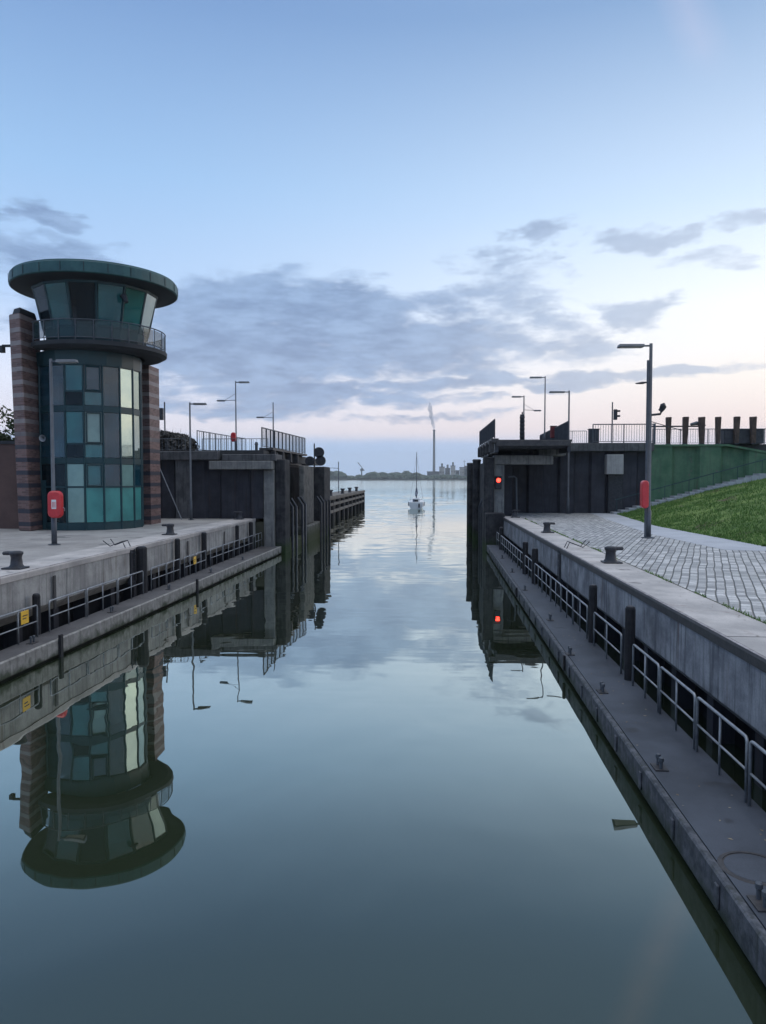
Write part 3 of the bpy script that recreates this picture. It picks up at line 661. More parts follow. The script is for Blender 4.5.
for k in range(NG):
    a0 = view + k * step
    kk = k if k < NG / 2 else k - NG       # 0.. to the right (anticlockwise seen from above?), negative to the left
    vis = -6 <= kk <= 5
    if kk != -3: MB().tube([ring(GR + .02, a0, ZQ), ring(GR + .02, a0, 9.7)], .045, 6).build('mullion', 'teal_frame', tw)
    if not vis:
        pane('drum_window', 'g_dark', GR, ZQ, GR, 9.66, a0 + step / 2, step / 2, tw, .04); continue
    for fi, (za, zb) in enumerate([(2.47, 5.13), (5.44, 7.50), (7.82, 9.60)]):
        am = a0 + step / 2
        if fi == 0:
            zs = za + 1.62
            lo = {-2: 'g_blind', -1: 'g_frost', 0: 'g_frost', 1: 'g_frost', 2: 'g_frost', 3: 'g_frost'}.get(kk, 'g_dark' if kk < -2 else 'g_clear')
            up_ = {-2: 'g_blind', -1: 'g_teal', 0: 'g_clear', 1: 'g_blind', 2: 'g_clear'}.get(kk, 'g_dark')
        else:
            zs = za + .62
            up_ = {-3: 'g_clear', -2: 'g_teal', -1: 'g_clear' if fi == 2 else 'g_blind', 0: 'g_clear', 1: 'g_clear', 2: 'g_clear'}.get(kk, 'g_clear')
            if kk in (1, 2): up_ = 'g_coat'  # panes given the built-in bright reflection
            lo = {-2: 'g_dark', -1: 'g_teal'}.get(kk, up_)
        if kk in (-2, -1) or fi == 0:
            f_ = pane('drum_window', lo, GR, za, GR, zs - .03, am, step / 2, tw, .05)
            f2 = pane('drum_window', up_, GR, zs + .03, GR, zb, am, step / 2, tw, .05)
            MB().add([ring(GR + .03, a0, zs - .04), ring(GR + .03, a0 + step, zs - .04), ring(GR + .03, a0 + step, zs + .04), ring(GR + .03, a0, zs + .04)], [(0, 1, 2, 3)]).build('window_bar', 'teal_frame', f2)
            if kk == -1:
                mb = MB(); 
                for za_, zb_ in ((zs + .06, zb - .03),):
                    pts = [ring(GR + .05, am - step * .36, za_), ring(GR + .05, am + step * .36, za_), ring(GR + .05, am + step * .36, zb_), ring(GR + .05, am - step * .36, zb_), ring(GR + .05, am - step * .36, za_)]
                    for p0, p1 in zip(pts, pts[1:]): mb.tube([p0, p1], .035, 6)
                mb.build('opening_frame', 'teal_frame', f2)
        else:
            pane('drum_window', up_, GR, za, GR, zb, am, step / 2, tw, .05)
# brick piers and back
def frustum(b4, t4, z0, z1): return MB().add([(x, y, z0) for x, y in b4] + [(x, y, z1) for x, y in t4], [(0, 3, 2, 1), (4, 5, 6, 7), (0, 1, 5, 4), (1, 2, 6, 5), (2, 3, 7, 6), (3, 0, 4, 7)])
frustum([(-18.75, 32.5), (-18.0, 32.15), (-18.05, 33.9), (-18.75, 34.2)], [(-19.0, 32.5), (-18.3, 32.15), (-18.3, 33.9), (-19.0, 34.2)], ZQ, 11.85).build('brick_pier', 'brick', tw, bevel=.05)
frustum([(-18.9, 32.6), (-18.35, 32.3), (-18.35, 33.8), (-18.9, 34.0)], [(-18.85, 32.7), (-18.4, 32.4), (-18.4, 33.7), (-18.85, 33.9)], 11.851, 12.15).build('pier_cap', 'soffit', tw, bevel=.04)
MB().box(-15.3, -14.42, 37.3, 38.7, ZQ, 10.27).build('brick_pier', 'brick', tw)
MB().box(-18.6, -15.31, 37.0, 38.6, ZQ, 10.27).build('rear_wall', 'brick', tw)
MB().box(-18.74, -18.1, 34.25, 36.9, ZQ, 10.27).build('side_wall', 'g_dark', tw)
dl = MB().box(-17.95, -17.3, 33.15, 33.21, ZQ + .02, 4.4)
dl.build('entrance_door', 'teal_frame', tw)
cctv = MB().tube([(-14.05, 33.2, 12.75), (-13.85, 33.0, 12.7), (-13.7, 32.9, 12.4)], [.1, .13, .09], 8)
cctv.build('roof_camera', 'black', tw)
br2 = MB().box(-19.45, -18.98, 32.7, 32.85, 10.45, 10.55).box(-19.6, -19.4, 32.65, 32.9, 10.2, 10.5)
br2.build('pier_bracket', 'black', tw)
hn = MB().lathe(0, 0, [(.03, 0), (.05, .1), (.16, .26), (.14, .255), (.04, .12)], 14)
bmesh.ops.rotate(hn.bm, verts=hn.bm.verts, cent=(0, 0, 0), matrix=Matrix.Rotation(R(100), 3, 'X')); bmesh.ops.translate(hn.bm, verts=hn.bm.verts, vec=(-17.62, 32.9, 6.35))
hn.build('loudspeaker', 'steel', tw)
# wall to the left of the tower, with tree behind
t = thing('boundary_wall', 'plain reddish brown wall left of the control tower', 'wall', (-24, 34, ZQ))
MB().box(-34, -18.8, 33.8, 34.2, ZQ, 6.1).build('wall_body', 'brown_wall', t); MB().box(-34, -18.8, 33.74, 34.26, 6.1, 6.25).build('wall_cap', 'soffit', t)
def tree(x, y, z, h, cr_, label, seed, group=None, bare=False, mleaf='leaf', n=2600, ls=.14):
    rd = random.Random(seed); t = thing('bushy_tree', label, 'tree', (x, y, z), group)
    mb = MB(); mb.tube([(x, y, z - .2), (x + .05, y, z + h * .3), (x, y + .05, z + h * .6)], [h * .03, h * .022, h * .012], 8)
    tips = []
    for k in range(14):
        a = rd.uniform(0, 6.28); r_ = cr_ * rd.uniform(.35, .95); zz = z + h * rd.uniform(.4, .95)
        tip = (x + r_ * math.cos(a), y + r_ * math.sin(a), zz); tips.append(tip)
        mb.tube([(x, y, z + h * rd.uniform(.2, .5)), tuple(lerp(p, q, .55) + rd.uniform(-.1, .1) for p, q in zip((x, y, z + h * .4), tip)), tip], [h * .012, h * .008, h * .003], 5)
    mb.build('trunk', 'bark', t)
    vs = []; fs = []
    for k in range(n):
        tp = rd.choice(tips); d = Vector((rd.gauss(0, 1), rd.gauss(0, 1), rd.gauss(0, .8))) * cr_ * .22
        q = Vector(tp) + d; i = len(vs)
        e1 = Vector((rd.gauss(0, 1), rd.gauss(0, 1), rd.gauss(0, 1))).normalized() * ls * rd.uniform(.6, 1.3); e2 = Vector((rd.gauss(0, 1), rd.gauss(0, 1), rd.gauss(0, 1))).normalized() * ls * .6
        vs += [tuple(q - e1), tuple(q + e2), tuple(q + e1), tuple(q - e2)]; fs.append((i, i + 1, i + 2, i + 3))
    MB().add(vs, fs).build('crown', mleaf, t)
    return t
tree(-21.9, 37.0, ZQ, 5.7, 1.3, 'dark leafy tree rising behind the brown wall at the left frame edge', 4)
tree(-24.5, 38.5, ZQ, 6.2, 1.8, 'broader tree behind the brown wall, beyond the left frame edge', 8)

# ================================================================== LAMPS
def lamp(name, x, y, z0, z1, hx, label, r=.05, hd=.26, lean=0, heads=None, m='pole'):
    t = thing(name, label, 'street lamp', (x, y, z0), 'lamp posts along the lock')
    MB().tube([(x, y, z0), (x, y, z0 + 1.1), (x, y, z0 + 1.11), (x, y, z1)], [r * 1.35, r * 1.35, r, r * .72], 12).build('pole', m, t, smooth=True)
    MB().lathe(x, y, [(r * 3, z0 + .012), (r * 3, z0 + .03), (r * 1.6, z0 + .05)], 12).build('base_flange', m, t)
    s = 1 if hx > x else -1; L = abs(hx - x); zt = z1 - .09
    MB().box(min(x, x + s * L * .28), max(x, x + s * L * .28), y - .03, y + .03, zt - .03, zt + .03).build('arm', m, t)
    xa, xb = sorted((x + s * L * .22, hx))
    h = MB().add([(xa, y - hd / 2, zt - .05), (xb, y - hd / 2, zt - .05), (xb, y + hd / 2, zt - .05), (xa, y + hd / 2, zt - .05),
                  (xa + .02, y - hd / 2 + .05, zt + .06), (xb - .02, y - hd / 2 + .05, zt + .05), (xb - .02, y + hd / 2 - .05, zt + .05), (xa + .02, y + hd / 2 - .05, zt + .06)],
                 [(0, 3, 2, 1), (4, 5, 6, 7), (0, 1, 5, 4), (1, 2, 6, 5), (2, 3, 7, 6), (3, 0, 4, 7)]).build('lamp_head', 'lamp_head', t, bevel=.01)
    MB().box(xa + .08, xb - .06, y - hd / 2 + .05, y + hd / 2 - .05, zt - .062, zt - .053).build('lens', 'lens', h)
    return t
def side_arm(t, x, y, z, hx, hz, stay=True):
    s = 1 if hx > x else -1
    MB().tube([(x, y, z), (hx - s * .3, y, hz)], .022, 6).build('side_arm', 'pole', t)
    if stay: MB().tube([(x, y, z + .45), (x + (hx - x) * .6, y, lerp(z, hz, .6))], .012, 6).build('stay', 'pole', t)
    xa, xb = sorted((hx - s * .55, hx)); MB().box(xa, xb, y - .12, y + .12, hz - .06, hz + .04).build('side_lamp', 'lamp_head', t, bevel=.03)
l1 = lamp('lamp_post', 8.68, 30.2, ZQ, 9.82, 7.40, 'tallest grey lamp post on the cobbles at right, carrying a camera and red ring cabinet', .088, .46)
MB().tube([(8.55, 30.12, ZQ + .02), (8.55, 30.12, 9.15)], .045, 8).build('cable_conduit', 'pole', l1)
ca = MB().tube([(8.7, 30.2, 7.0), (9.05, 30.1, 7.03), (9.1, 30.1, 7.15)], .045, 8).build('camera_arm', 'black', l1)
hd = MB().lathe(0, 0, [(0, -.02), (.09, 0), (.11, .12), (.10, .26), (.0, .28)], 12)
bmesh.ops.rotate(hd.bm, verts=hd.bm.verts, cent=(0, 0, 0), matrix=Matrix.Rotation(R(38), 3, 'Y')); bmesh.ops.translate(hd.bm, verts=hd.bm.verts, vec=(9.05, 30.1, 7.15))
hd.tube([(9.08, 30.1, 7.2), (9.12, 30.05, 7.36), (9.2, 30.0, 7.4)], [.08, .1, .08], 10)
hd.build('camera_housing', 'black', ca)
MB().tube([(8.6, 30.2, 8.3), (8.35, 30.2, 8.27), (8.1, 30.2, 8.25)], [.02, .05, .02], 8).build('small_sensor', 'black', l1)
MB().tube([(8.7, 30.2, 6.75), (10.0, 30.4, 6.4)], .016, 6).build('stay_wire', 'black', l1)
lamp('lamp_post', 9.15, 50.2, ZQ, 10.3, 7.84, 'slim lamp post standing on the quay before the dark lock head wall at right', .07, .34)
lamp('lamp_post', 8.44, 56, 6.8, 12.05, 7.3, 'lamp post on the right bridge deck with its head highest of that group', .055, .3)
l4 = lamp('lamp_post', 7.14, 58, 6.8, 10.85, 6.2, 'short lamp post on the right bridge deck beside the louvred signal', .06, .28)
side_arm(l4, 7.14, 58, 9.75, 8.45, 9.7)
lamp('lamp_post', -13.66, 41.4, ZQ, 8.78, -12.7, 'slim lamp post on the left quay before the dark lock head wall', .06, .26)
l5 = lamp('lamp_post', -13.3, 50, 6.2, 11.1, -12.35, 'tall lamp post on the left bridge deck with a lower side arm', .05, .26)
side_arm(l5, -13.3, 50, 9.8, -14.6, 9.78)
t = thing('lamp_post', 'thin pole with a single low side arm on the left bridge deck', 'street lamp', (-11.8, 55, 6.2), 'lamp posts along the lock')
MB().tube([(-11.8, 55, 6.2), (-11.8, 55, 10.15)], [.06, .035], 8).build('pole', 'pole', t); side_arm(t, -11.8, 55, 9.0, -13.05, 9.05)
lamp('lamp_post', -13.47, 25.64, ZQ, 8.72, -12.5, 'grey lamp post in front of the control tower glass, carrying a red ring cabinet', .07, .26)
# red ring cabinets
def ring_box(x, y, z0, z1, wdt, dpt, label, side):
    t = thing('life_ring_cabinet', label, 'life ring cabinet', (x, y, z0), 'red life ring cabinets')
    mb = MB(); h = z1 - z0; r_ = min(wdt, h) * (.32 if side else .48); prof = []
    for cx_, cz_, a0 in ((x + wdt / 2 - r_, z1 - r_, 0), (x - wdt / 2 + r_, z1 - r_, 90), (x - wdt / 2 + r_, z0 + r_, 180), (x + wdt / 2 - r_, z0 + r_, 270)):
        for k in range(6): a = R(a0 + 18 * k); prof.append((cx_ + r_ * math.cos(a), cz_ + r_ * math.sin(a)))
    mb.yprism(prof, y - dpt / 2, y + dpt / 2); mb.build('cabinet_shell', 'red', t, bevel=.035)
    if side:
        prof2 = [(x + (px_ - x) * 1.06, (z0 + z1) / 2 + (pz_ - (z0 + z1) / 2) * 1.04) for px_, pz_ in prof]
        MB().yprism(prof2, y - .015, y + .015).build('seam_flange', 'red', t)
        MB().box(x - wdt * .18, x + wdt * .16, y - dpt / 2 - .004, y - dpt / 2 - .0005, z0 + h * .33, z0 + h * .68).build('white_label', 'white', t)
        mb = MB()
        for k in range(3): mb.box(x - wdt * .12 + k * wdt * .09, x - wdt * .12 + k * wdt * .09 + wdt * .045, y - dpt / 2 - .007, y - dpt / 2 - .0045, z0 + h * .38, z0 + h * .6)
        mb.build('label_print', 'red', t)
        MB().tube([(x + wdt / 2, y, z0 + h * .4), (x + wdt / 2 + .09, y - .02, z0 + h * .35), (x + wdt / 2 + .08, y, z0 + h * .25)], .012, 6).build('latch', 'steel', t)
    MB().box(x - .06, x + .06, y + dpt / 2, y + dpt / 2 + .06, z0 + h * .3, z0 + h * .7).build('bracket', 'black', t)
ring_box(-13.3, 25.45, 3.1, 4.03, .50, .22, 'red life ring cabinet with white label on the lamp post before the tower', True)
ring_box(8.46, 30.0, 3.3, 4.40, .27, .34, 'narrow red life ring cabinet seen edge-on, on the tall right lamp post', False)
ring_box(-13.4, 49.7, 6.95, 7.6, .34, .2, 'small red life ring cabinet on the left bridge deck lamp post', False)

# ================================================================== LOCK HEADS
def sheet_wall(x0, x1, y, z0, z1, m, name, parent, pitch=1.9, depth=.28, ztop=None):
    """folded steel sheet facing -y"""
    mb = MB(); pts = []; x = x0; k = 0
    while x < x1 - 1e-3:
        pts += [(x, y), (min(x1, x + pitch * .42), y), (min(x1, x + pitch * .5), y + depth), (min(x1, x + pitch * .92), y + depth)]; x += pitch
    pts.append((x1, y))
    pp = []
    for q in pts:
        if not pp or q[0] > pp[-1][0] + 1e-4: pp.append(q)
    tz = ztop or (lambda xx: z1)
    poly = pp + [(x1, y + .8), (x0, y + .8)]
    zt = [tz(q[0]) for q in poly]
    vs = [(q[0], q[1], z0) for q in pp] + [(q[0], q[1], tz(q[0])) for q in pp]
    n = len(pp); mb.add(vs, [(i, i + 1, n + i + 1, n + i) for i in range(n - 1)])
    mb.build(name, m, parent)
# ---- right
rh = thing('lock_head_building', 'right lock head with dark folded sheet wall, concrete slab edge and pale beam', 'lock head', (10, 52, ZQ), 'lock heads')
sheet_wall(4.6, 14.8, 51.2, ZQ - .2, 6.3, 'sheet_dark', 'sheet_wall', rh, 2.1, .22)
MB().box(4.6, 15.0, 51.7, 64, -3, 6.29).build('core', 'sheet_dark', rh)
MB().box(7.7, 14.9, 50.7, 52, 6.3, 6.86).build('slab_edge', 'beam_dark', rh, bevel=.03)
MB().box(3.95, 7.62, 46.9, 48.1, 5.35, 5.92).build('lintel_beam', 'beam', rh, bevel=.03)
MB().box(6.9, 8.6, 48.1, 51, 5.93, 6.5).build('beam_block', 'beam', rh, bevel=.03)
MB().box(3.95, 4.6, 46.95, 47.9, -3, 5.34).build('corner_pillar', 'beam', rh, bevel=.03)
MB().box(3.3, 3.93, 46.6, 47.8, -3, 5.8).build('pier', 'pier_dark', rh, bevel=.04)
MB().box(3.35, 4.5, 45.4, 46.58, -3, 2.35).build('low_pier', 'pier_dark', rh, bevel=.04)
MB().box(3.5, 4.6, 48, 62, -3, 5.5).build('chamber_wall', 'pier_dark', rh)
MB().box(4.61, 5.2, 48.1, 51.2, ZQ, 5.3).build('chamber_wall', 'sheet_dark', rh)
MB().box(3.7, 8.2, 48.2, 51, 5.93, 6.05).build('deck_soffit', 'sheet_dark', rh)
MB().box(11.75, 12.85, 50.5, 51.3, 4.75, 6.08).build('wall_box', 'concrete', rh, bevel=.02)
MB().box(12.0, 12.95, 51.05, 51.25, ZQ, 4.74).build('doorway', 'black', rh)
MB().tube([(4.9, 47.4, 4.55), (5.25, 47.4, 4.6), (5.4, 47.4, 4.5), (5.45, 47.4, ZQ)], .05, 8).build('vent_pipe', 'pole', rh)
MB().box(8.0, 60, 52.05, 66, 6.2, 6.8).build('road', 'asphalt', kind='structure')
MB().box(15.0, 60, 52.5, 66, -3, 6.19).build('embankment', 'earth', kind='structure')
gw = thing('green_retaining_wall', 'green painted folded sheet pile wall above the grass bank', 'retaining wall', (20, 51.5, ZQ))
sheet_wall(14.8, 34, 51.0, ZQ - .3, 6.7, 'green', 'sheet_panels', gw, 3.2, .3, lambda x: 6.66 if x < 19.8 else max(4.5, 6.66 - (x - 19.8) * .19))
MB().add([(14.8, 50.93, 6.62), (19.8, 50.93, 6.62), (34, 50.93, 3.92), (34, 50.93, 4.06), (19.8, 50.93, 6.76), (14.8, 50.93, 6.76),
          (14.8, 52, 6.62), (19.8, 52, 6.62), (34, 52, 3.92), (34, 52, 4.06), (19.8, 52, 6.76), (14.8, 52, 6.76)],
         [(0, 1, 4, 5), (1, 2, 3, 4), (5, 4, 10, 11), (4, 3, 9, 10), (0, 6, 7, 1), (1, 7, 8, 2), (6, 11, 10, 7), (7, 10, 9, 8), (0, 5, 11, 6), (2, 8, 9, 3)]).build('cap_beam', 'green', gw)
st = thing('stone_stair', 'stair of pale steps climbing along the green wall', 'stair', (12, 50, ZQ))
NSTEP = 20
for k in range(NSTEP):
    x = 12.1 + k * .49; z = ZQ + .03 + k * .135
    MB().box(x, x + .47, 49.9, 50.9, z - .5, z + .1).build('step', 'path', st, bevel=.01)
mb = MB(); mb.tube([(12.2, 49.95, ZQ + .95), (21.9, 49.95, ZQ + 3.65)], .03, 8); mb.build('handrail', 'teal_frame', st)
for k in range(7): 
    x = 12.3 + k * 1.55; MB().tube([(x, 49.95, ZQ + .1 + (x - 12.1) * .276), (x, 49.95, ZQ + .95 + (x - 12.2) * .278)], .02, 6).build('handrail_post', 'teal_frame', st)
# round piles
for x, y, r, z1, l in ((3.22, 61.5, .26, 5.65, 'farther round dark pile at the tip of the right lock head'), (3.3, 54.0, .29, 5.75, 'nearer thick round dark pile at the tip of the right lock head')):
    t = thing('round_pile', l, 'pile', (x, y, 0), 'round piles at the right lock head')
    MB().tube([(x, y, -3), (x, y, z1)], r, 20).build('pile_shaft', 'pier_dark', t, smooth=False); MB().lathe(x, y, [(0, z1 + .1), (r * .9, z1 + .1), (r * 1.08, z1 + .04), (r * 1.08, z1 - .04)], 20).build('pile_cap', 'edge_dark', t)
for k, (y, l) in enumerate(((56.2, 'far'), (50.6, 'middle'), (48.6, 'near'))):
    t = thing('fender_bar', 'slanted-top steel fender bar on the right lock head wall, the %s one' % l, 'fender bar', (3.3, y, 0), 'steel fender bars at the right lock head')
    MB().tube([(3.32, y, -3), (3.32, y, 2.6), (3.62, y, 3.25)], .09, 8).build('bar', 'dark_steel', t)
# signal
t = thing('red_signal_light', 'lit red signal light on the pale corner pillar of the right lock head', 'signal light', (4.2, 46.8, 4.3))
MB().box(4.02, 4.42, 46.72, 46.93, 3.82, 4.62).build('housing', 'black', t, bevel=.03)
for z_, mm in ((4.36, 'red_lit'), (4.02, 'black')):
    q = MB(); q.tube([(4.22, 46.70, z_), (4.22, 46.73, z_)], [.125, .135], 24); q.build('signal_lens', mm, t)
    MB().lathe(0, 0, [(.2, 0), (.2, .2)], 12, 0, PI).build('visor', 'black', t) if False else None
q = MB().box(4.02, 4.42, 46.5, 46.72, 4.56, 4.58); q.build('visor', 'black', t)

# ---- left
lh = thing('lock_head_building', 'left lock head with dark folded sheet wall, slab and pale concrete beam', 'lock head', (-14, 44, ZQ), 'lock heads')
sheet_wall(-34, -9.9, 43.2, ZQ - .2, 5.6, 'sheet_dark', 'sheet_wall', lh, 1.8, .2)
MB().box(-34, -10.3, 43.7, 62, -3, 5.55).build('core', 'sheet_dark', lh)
MB().box(-34, -12.5, 42.85, 45, 5.56, 6.08).build('slab_edge', 'beam_dark', lh, bevel=.03)
MB().box(-13.0, -9.25, 42.7, 43.9, 5.0, 5.5).build('lintel_beam', 'beam', lh, bevel=.03)
MB().box(-12.3, -9.1, 43.0, 45, 5.51, 5.9).build('beam_block', 'beam_dark', lh, bevel=.03)
MB().box(-9.85, -9.24, 43.1, 44.5, -3, 4.99).build('corner_pillar', 'beam', lh, bevel=.03)
MB().box(-9.22, -8.62, 43.4, 44.9, -3, 5.6).build('pier', 'pier_dark', lh, bevel=.04)
MB().box(-15.1, -14.2, 43.0, 43.3, ZQ, 5.55).build('wall_panel', 'beam_dark', lh)
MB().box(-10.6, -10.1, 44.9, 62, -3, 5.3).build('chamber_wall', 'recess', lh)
MB().box(-9.1, -8.74, 50.6, 54.9, 1.2, 5.35).build('pier', 'pier_pale', lh, bevel=.05)
MB().box(-9.6, -8.48, 50.6, 56.6, -3, 1.19).build('pier_foot', 'pier_pale', lh, bevel=.08)

MB().box(-10.2, -8.42, 58.2, 61.6, -3, 5.4).build('pier', 'pier_dark', lh, bevel=.05)
MB().box(-9.5, -8.66, 44.9, 50.6, -3, .55).build('pier_foot', 'pier_pale', lh, bevel=.08)
MB().box(-90, -9.9, 43.4, 66, 5.6, 6.15).build('road_left', 'asphalt', kind='structure')
t = thing('leaning_rod', 'thin pale rod leaning against the dark wall right of the tower', 'rod', (-14.0, 42, ZQ))
MB().tube([(-16.05, 42.7, 5.35), (-14.27, 41.6, ZQ)], .028, 6).build('rod', 'steel', t)
for k, y in enumerate((45.6, 46.9, 49.2, 50.4)):
    t = thing('fender_bar', ['nearest', 'second', 'third', 'fourth'][k] + ' slanted-top steel fender bar in the nearer recess of the left lock head', 'fender bar', (-8.6, y, 0), 'steel fender bars at the left lock head')
    MB().tube([(-8.62, y, -3), (-8.62, y, 2.7), (-8.62 - .32, y, 3.2)], .085, 8).build('bar', 'dark_steel', t); MB().box(-8.60, -8.525, y - .03, y + .03, -2.9, 2.7).build('wear_strip', 'coping', t)
for k, y in enumerate((55.8, 57.3, 58.9, 60.6)):
    t = thing('fender_bar', ['nearest', 'second', 'third', 'fourth'][k] + ' slanted-top steel fender bar in the farther recess of the left lock head', 'fender bar', (-8.35, y, 0), 'steel fender bars at the left lock head')
    MB().tube([(-8.34, y, -3), (-8.34, y, 2.6), (-8.34 - .32, y, 3.1)], .085, 8).build('bar', 'dark_steel', t); MB().box(-8.32, -8.255, y - .03, y + .03, -2.9, 2.6).build('wear_strip', 'coping', t)
t = thing('signal_boards', 'three round black signal boards on a short post at the left lock head', 'signal', (-8.7, 56, 5.3))
MB().tube([(-8.8, 55.6, 5.2), (-8.8, 55.6, 7.1)], .05, 8).build('post', 'black', t)
for x, z, r in ((-8.43, 6.42, .40), (-8.3, 5.80, .38), (-9.12, 5.78, .36)):
    MB().tube([(x, 55.45, z), (x, 55.53, z)], r, 28).build('round_board', 'black', t); MB().tube([(x, 55.54, z), (x, 55.75, z)], .16, 12).build('lamp_can', 'black', t)
    MB().tube([(x, 55.6, z), (-8.8, 55.6, z)], .03, 6).build('bracket', 'black', t)

# ---- swing bridge leaves parked along the lock
def leaf(xa, xb, y0, y1, zd, label, near_solid):
    t = thing('bridge_leaf', label, 'bridge leaf', (xa, y0, zd), 'opened bridge leaves')
    MB().box(xa, xb, y0, y1, zd - .12, zd).build('deck', 'asphalt', t)
    for x in (xa + .05, xb - .25):
        MB().box(x, x + .2, y0 + .05, y1, zd - .75, zd - .122).build('main_girder', 'dark_steel', t)
    for k in range(7):
        y = lerp(y0 + .4, y1 - .4, k / 6); MB().box(xa + .26, xb - .26, y - .06, y + .06, zd - .5, zd - .122).build('cross_girder', 'dark_steel', t)
    MB().box(xa + .1, xb - .1, y0 - .12, y0 - .002, zd - .4, zd - .05).build('end_beam', 'edge_dark', t, bevel=.02)
    return t
def rail_run(p0, p1, z, h, n, parent, name='railing', pitch=.12, m='dark_steel', r=.02, bars=.009, solid=None, rise=0):
    """railing from p0 to p1 (xy), n bays; bars are part of the infill panel"""
    L = math.hypot(p1[0] - p0[0], p1[1] - p0[1]); 
    pt = lambda t, z_: (lerp(p0[0], p1[0], t), lerp(p0[1], p1[1], t), z_)
    fr = MB(); fr.tube([pt(0, z + h), pt(1, z + h)], r * 1.3, 6); fr.tube([pt(0, z + .1), pt(1, z + .1)], r * .8, 6)
    rl = fr.build(name + '_rail', m, parent)
    for k in range(n + 1): MB().tube([pt(k / n, z), pt(k / n, z + h + .0)], r * 1.3, 6).build(name + '_post', m, parent)
    nb = int(L / pitch); bb = MB()
    for k in range(1, nb):
        bb.tube([pt(k / nb, z + .1), pt(k / nb, z + h)], bars, 4, cap=False)
    bb.build(name + '_bars', m, rl)
lf = leaf(-15.0, -10.0, 44.9, 57.2, 6.2, 'opened bridge leaf with fenced sides on the left lock head', False)
rail_run((-10.3, 44.7), (-9.75, 57.0), 6.35, 1.22, 12, lf, 'parapet', .17, 'dark_steel', .028, .009)
MB().box(-10.45, -9.6, 44.6, 57.1, 6.2, 6.34).build('kerb_beam', 'edge_dark', lf)
rail_run((-15.05, 47.0), (-14.4, 57.0), 6.25, 1.3, 9, lf, 'parapet', .4, 'pole', .025, .014)
for k in range(4):
    y = 45.0 + k * 2.6; MB().box(-10.2, -9.55, y, y + .25, 5.55, 6.19).build('support_bracket', 'edge_dark', lf, bevel=.03)
MB().tube([(-9.75, 46.2, 6.1), (-9.75, 46.2, 4.6)], .12, 10).build('hydraulic_ram', 'dark_steel', lf)
rl_ = leaf(3.8, 8.4, 45.0, 57.5, 6.8, 'opened bridge leaf with fenced sides on the right lock head', True)
rail_run((3.82, 45.1), (3.7, 57.0), 6.9, 1.12, 8, rl_, 'parapet', .075, 'dark_steel', .03, .026)
MB().box(3.62, 4.05, 44.9, 57.4, 6.62, 6.88).build('kerb_beam', 'edge_dark', rl_, bevel=.02)
rail_run((8.42, 46.4), (8.9, 61.5), 6.8, 1.18, 8, rl_, 'parapet', .075, 'dark_steel', .03, .026)
MB().box(8.25, 8.6, 46.3, 57.4, 6.4, 6.79).build('kerb_beam', 'edge_dark', rl_, bevel=.02)
for k in range(5):
    y = 45.2 + k * 2.7; MB().box(3.5, 3.79, y, y + .22, 6.05, 6.75).build('support_bracket', 'edge_dark', rl_, bevel=.03)
# deck railings
t = thing('deck_railing', 'thin pale railing of upright bars along the right bridge approach', 'railing', (12, 51.4, 6.86), 'deck railings')
rail_run((8.9, 53), (10.9, 53), 6.8, 1.0, 2, t, 'low', .14, 'steel', .02, .01)
rail_run((10.9, 50.95), (15.0, 50.95), 6.86, 1.25, 2, t, 'tall', .17, 'pole', .03, .012)
t = thing('deck_railing', 'pale railing of upright bars behind the six timber posts', 'railing', (20, 51.8, 6.8), 'deck railings')
rail_run((15.2, 52.2), (32, 52.2), 6.8, 1.05, 9, t, 'bar', .16, 'steel', .022, .012)
t = thing('deck_railing', 'low railing on the left bridge approach behind the tower pier', 'railing', (-16, 45, 6.15), 'deck railings')
rail_run((-19.5, 44.5), (-15.0, 44.5), 6.15, .75, 4, t, 'low', .2, 'pole', .018, .01)
rail_run((-15.5, 49.5), (-11.0, 49.5), 6.2, .95, 4, t, 'rear', .25, 'pole', .018, .01)
t = thing('control_cabinet', 'dark grey control cabinet on the right bridge approach', 'cabinet', (11.7, 51.5, 6.86))
MB().box(10.75, 11.4, 51.3, 51.8, 6.88, 7.8).build('body', 'dark_steel', t, bevel=.03); MB().box(10.71, 11.44, 51.26, 51.84, 7.801, 7.85).build('lid', 'black', t)
t = thing('dark_container', 'long dark cabinet between the two rightmost timber posts', 'cabinet', (20.5, 51.3, 6.7))
MB().box(19.7, 22.3, 51.4, 52.1, 6.8, 7.75).build('body', 'dark_steel', t, bevel=.03); MB().box(19.66, 22.34, 51.36, 52.14, 7.751, 7.8).build('lid', 'black', t)
# six timber posts
ordn = ['leftmost', 'second from the left', 'third from the left', 'fourth from the left', 'fifth from the left', 'rightmost']
for k, x in enumerate((15.95, 17.05, 18.15, 19.2, 20.4, 21.5)):
    t = thing('timber_post', 'thick weathered timber post on the green wall, %s of the six' % ordn[k], 'timber post', (x, 51.2, 6.76), 'timber posts on the green wall')
    ww = .155 + .015 * (k % 3); j = .03 * math.sin(k * 2.1)
    MB().prism([(x - ww * .8, 51.05), (x + ww * .8, 51.05), (x + ww * .8, 51.35), (x - ww * .8, 51.35)], 6.76, 6.8 + .02).build('shoe', 'dark_steel', t)
    MB().add([(x - ww * .75, 51.05, 6.82), (x + ww * .75, 51.05, 6.82), (x + ww * .75, 51.35, 6.82), (x - ww * .75, 51.35, 6.82),
              (x - ww * 1.0 + j, 51.0, 8.58 + j), (x + ww * 1.0 + j, 51.0, 8.6), (x + ww * 1.0 + j, 51.4, 8.62), (x - ww * 1.0 + j, 51.4, 8.6)],
             [(0, 3, 2, 1), (4, 5, 6, 7), (0, 1, 5, 4), (1, 2, 6, 5), (2, 3, 7, 6), (3, 0, 4, 7)]).build('shaft', 'wood_post', t, bevel=.03)
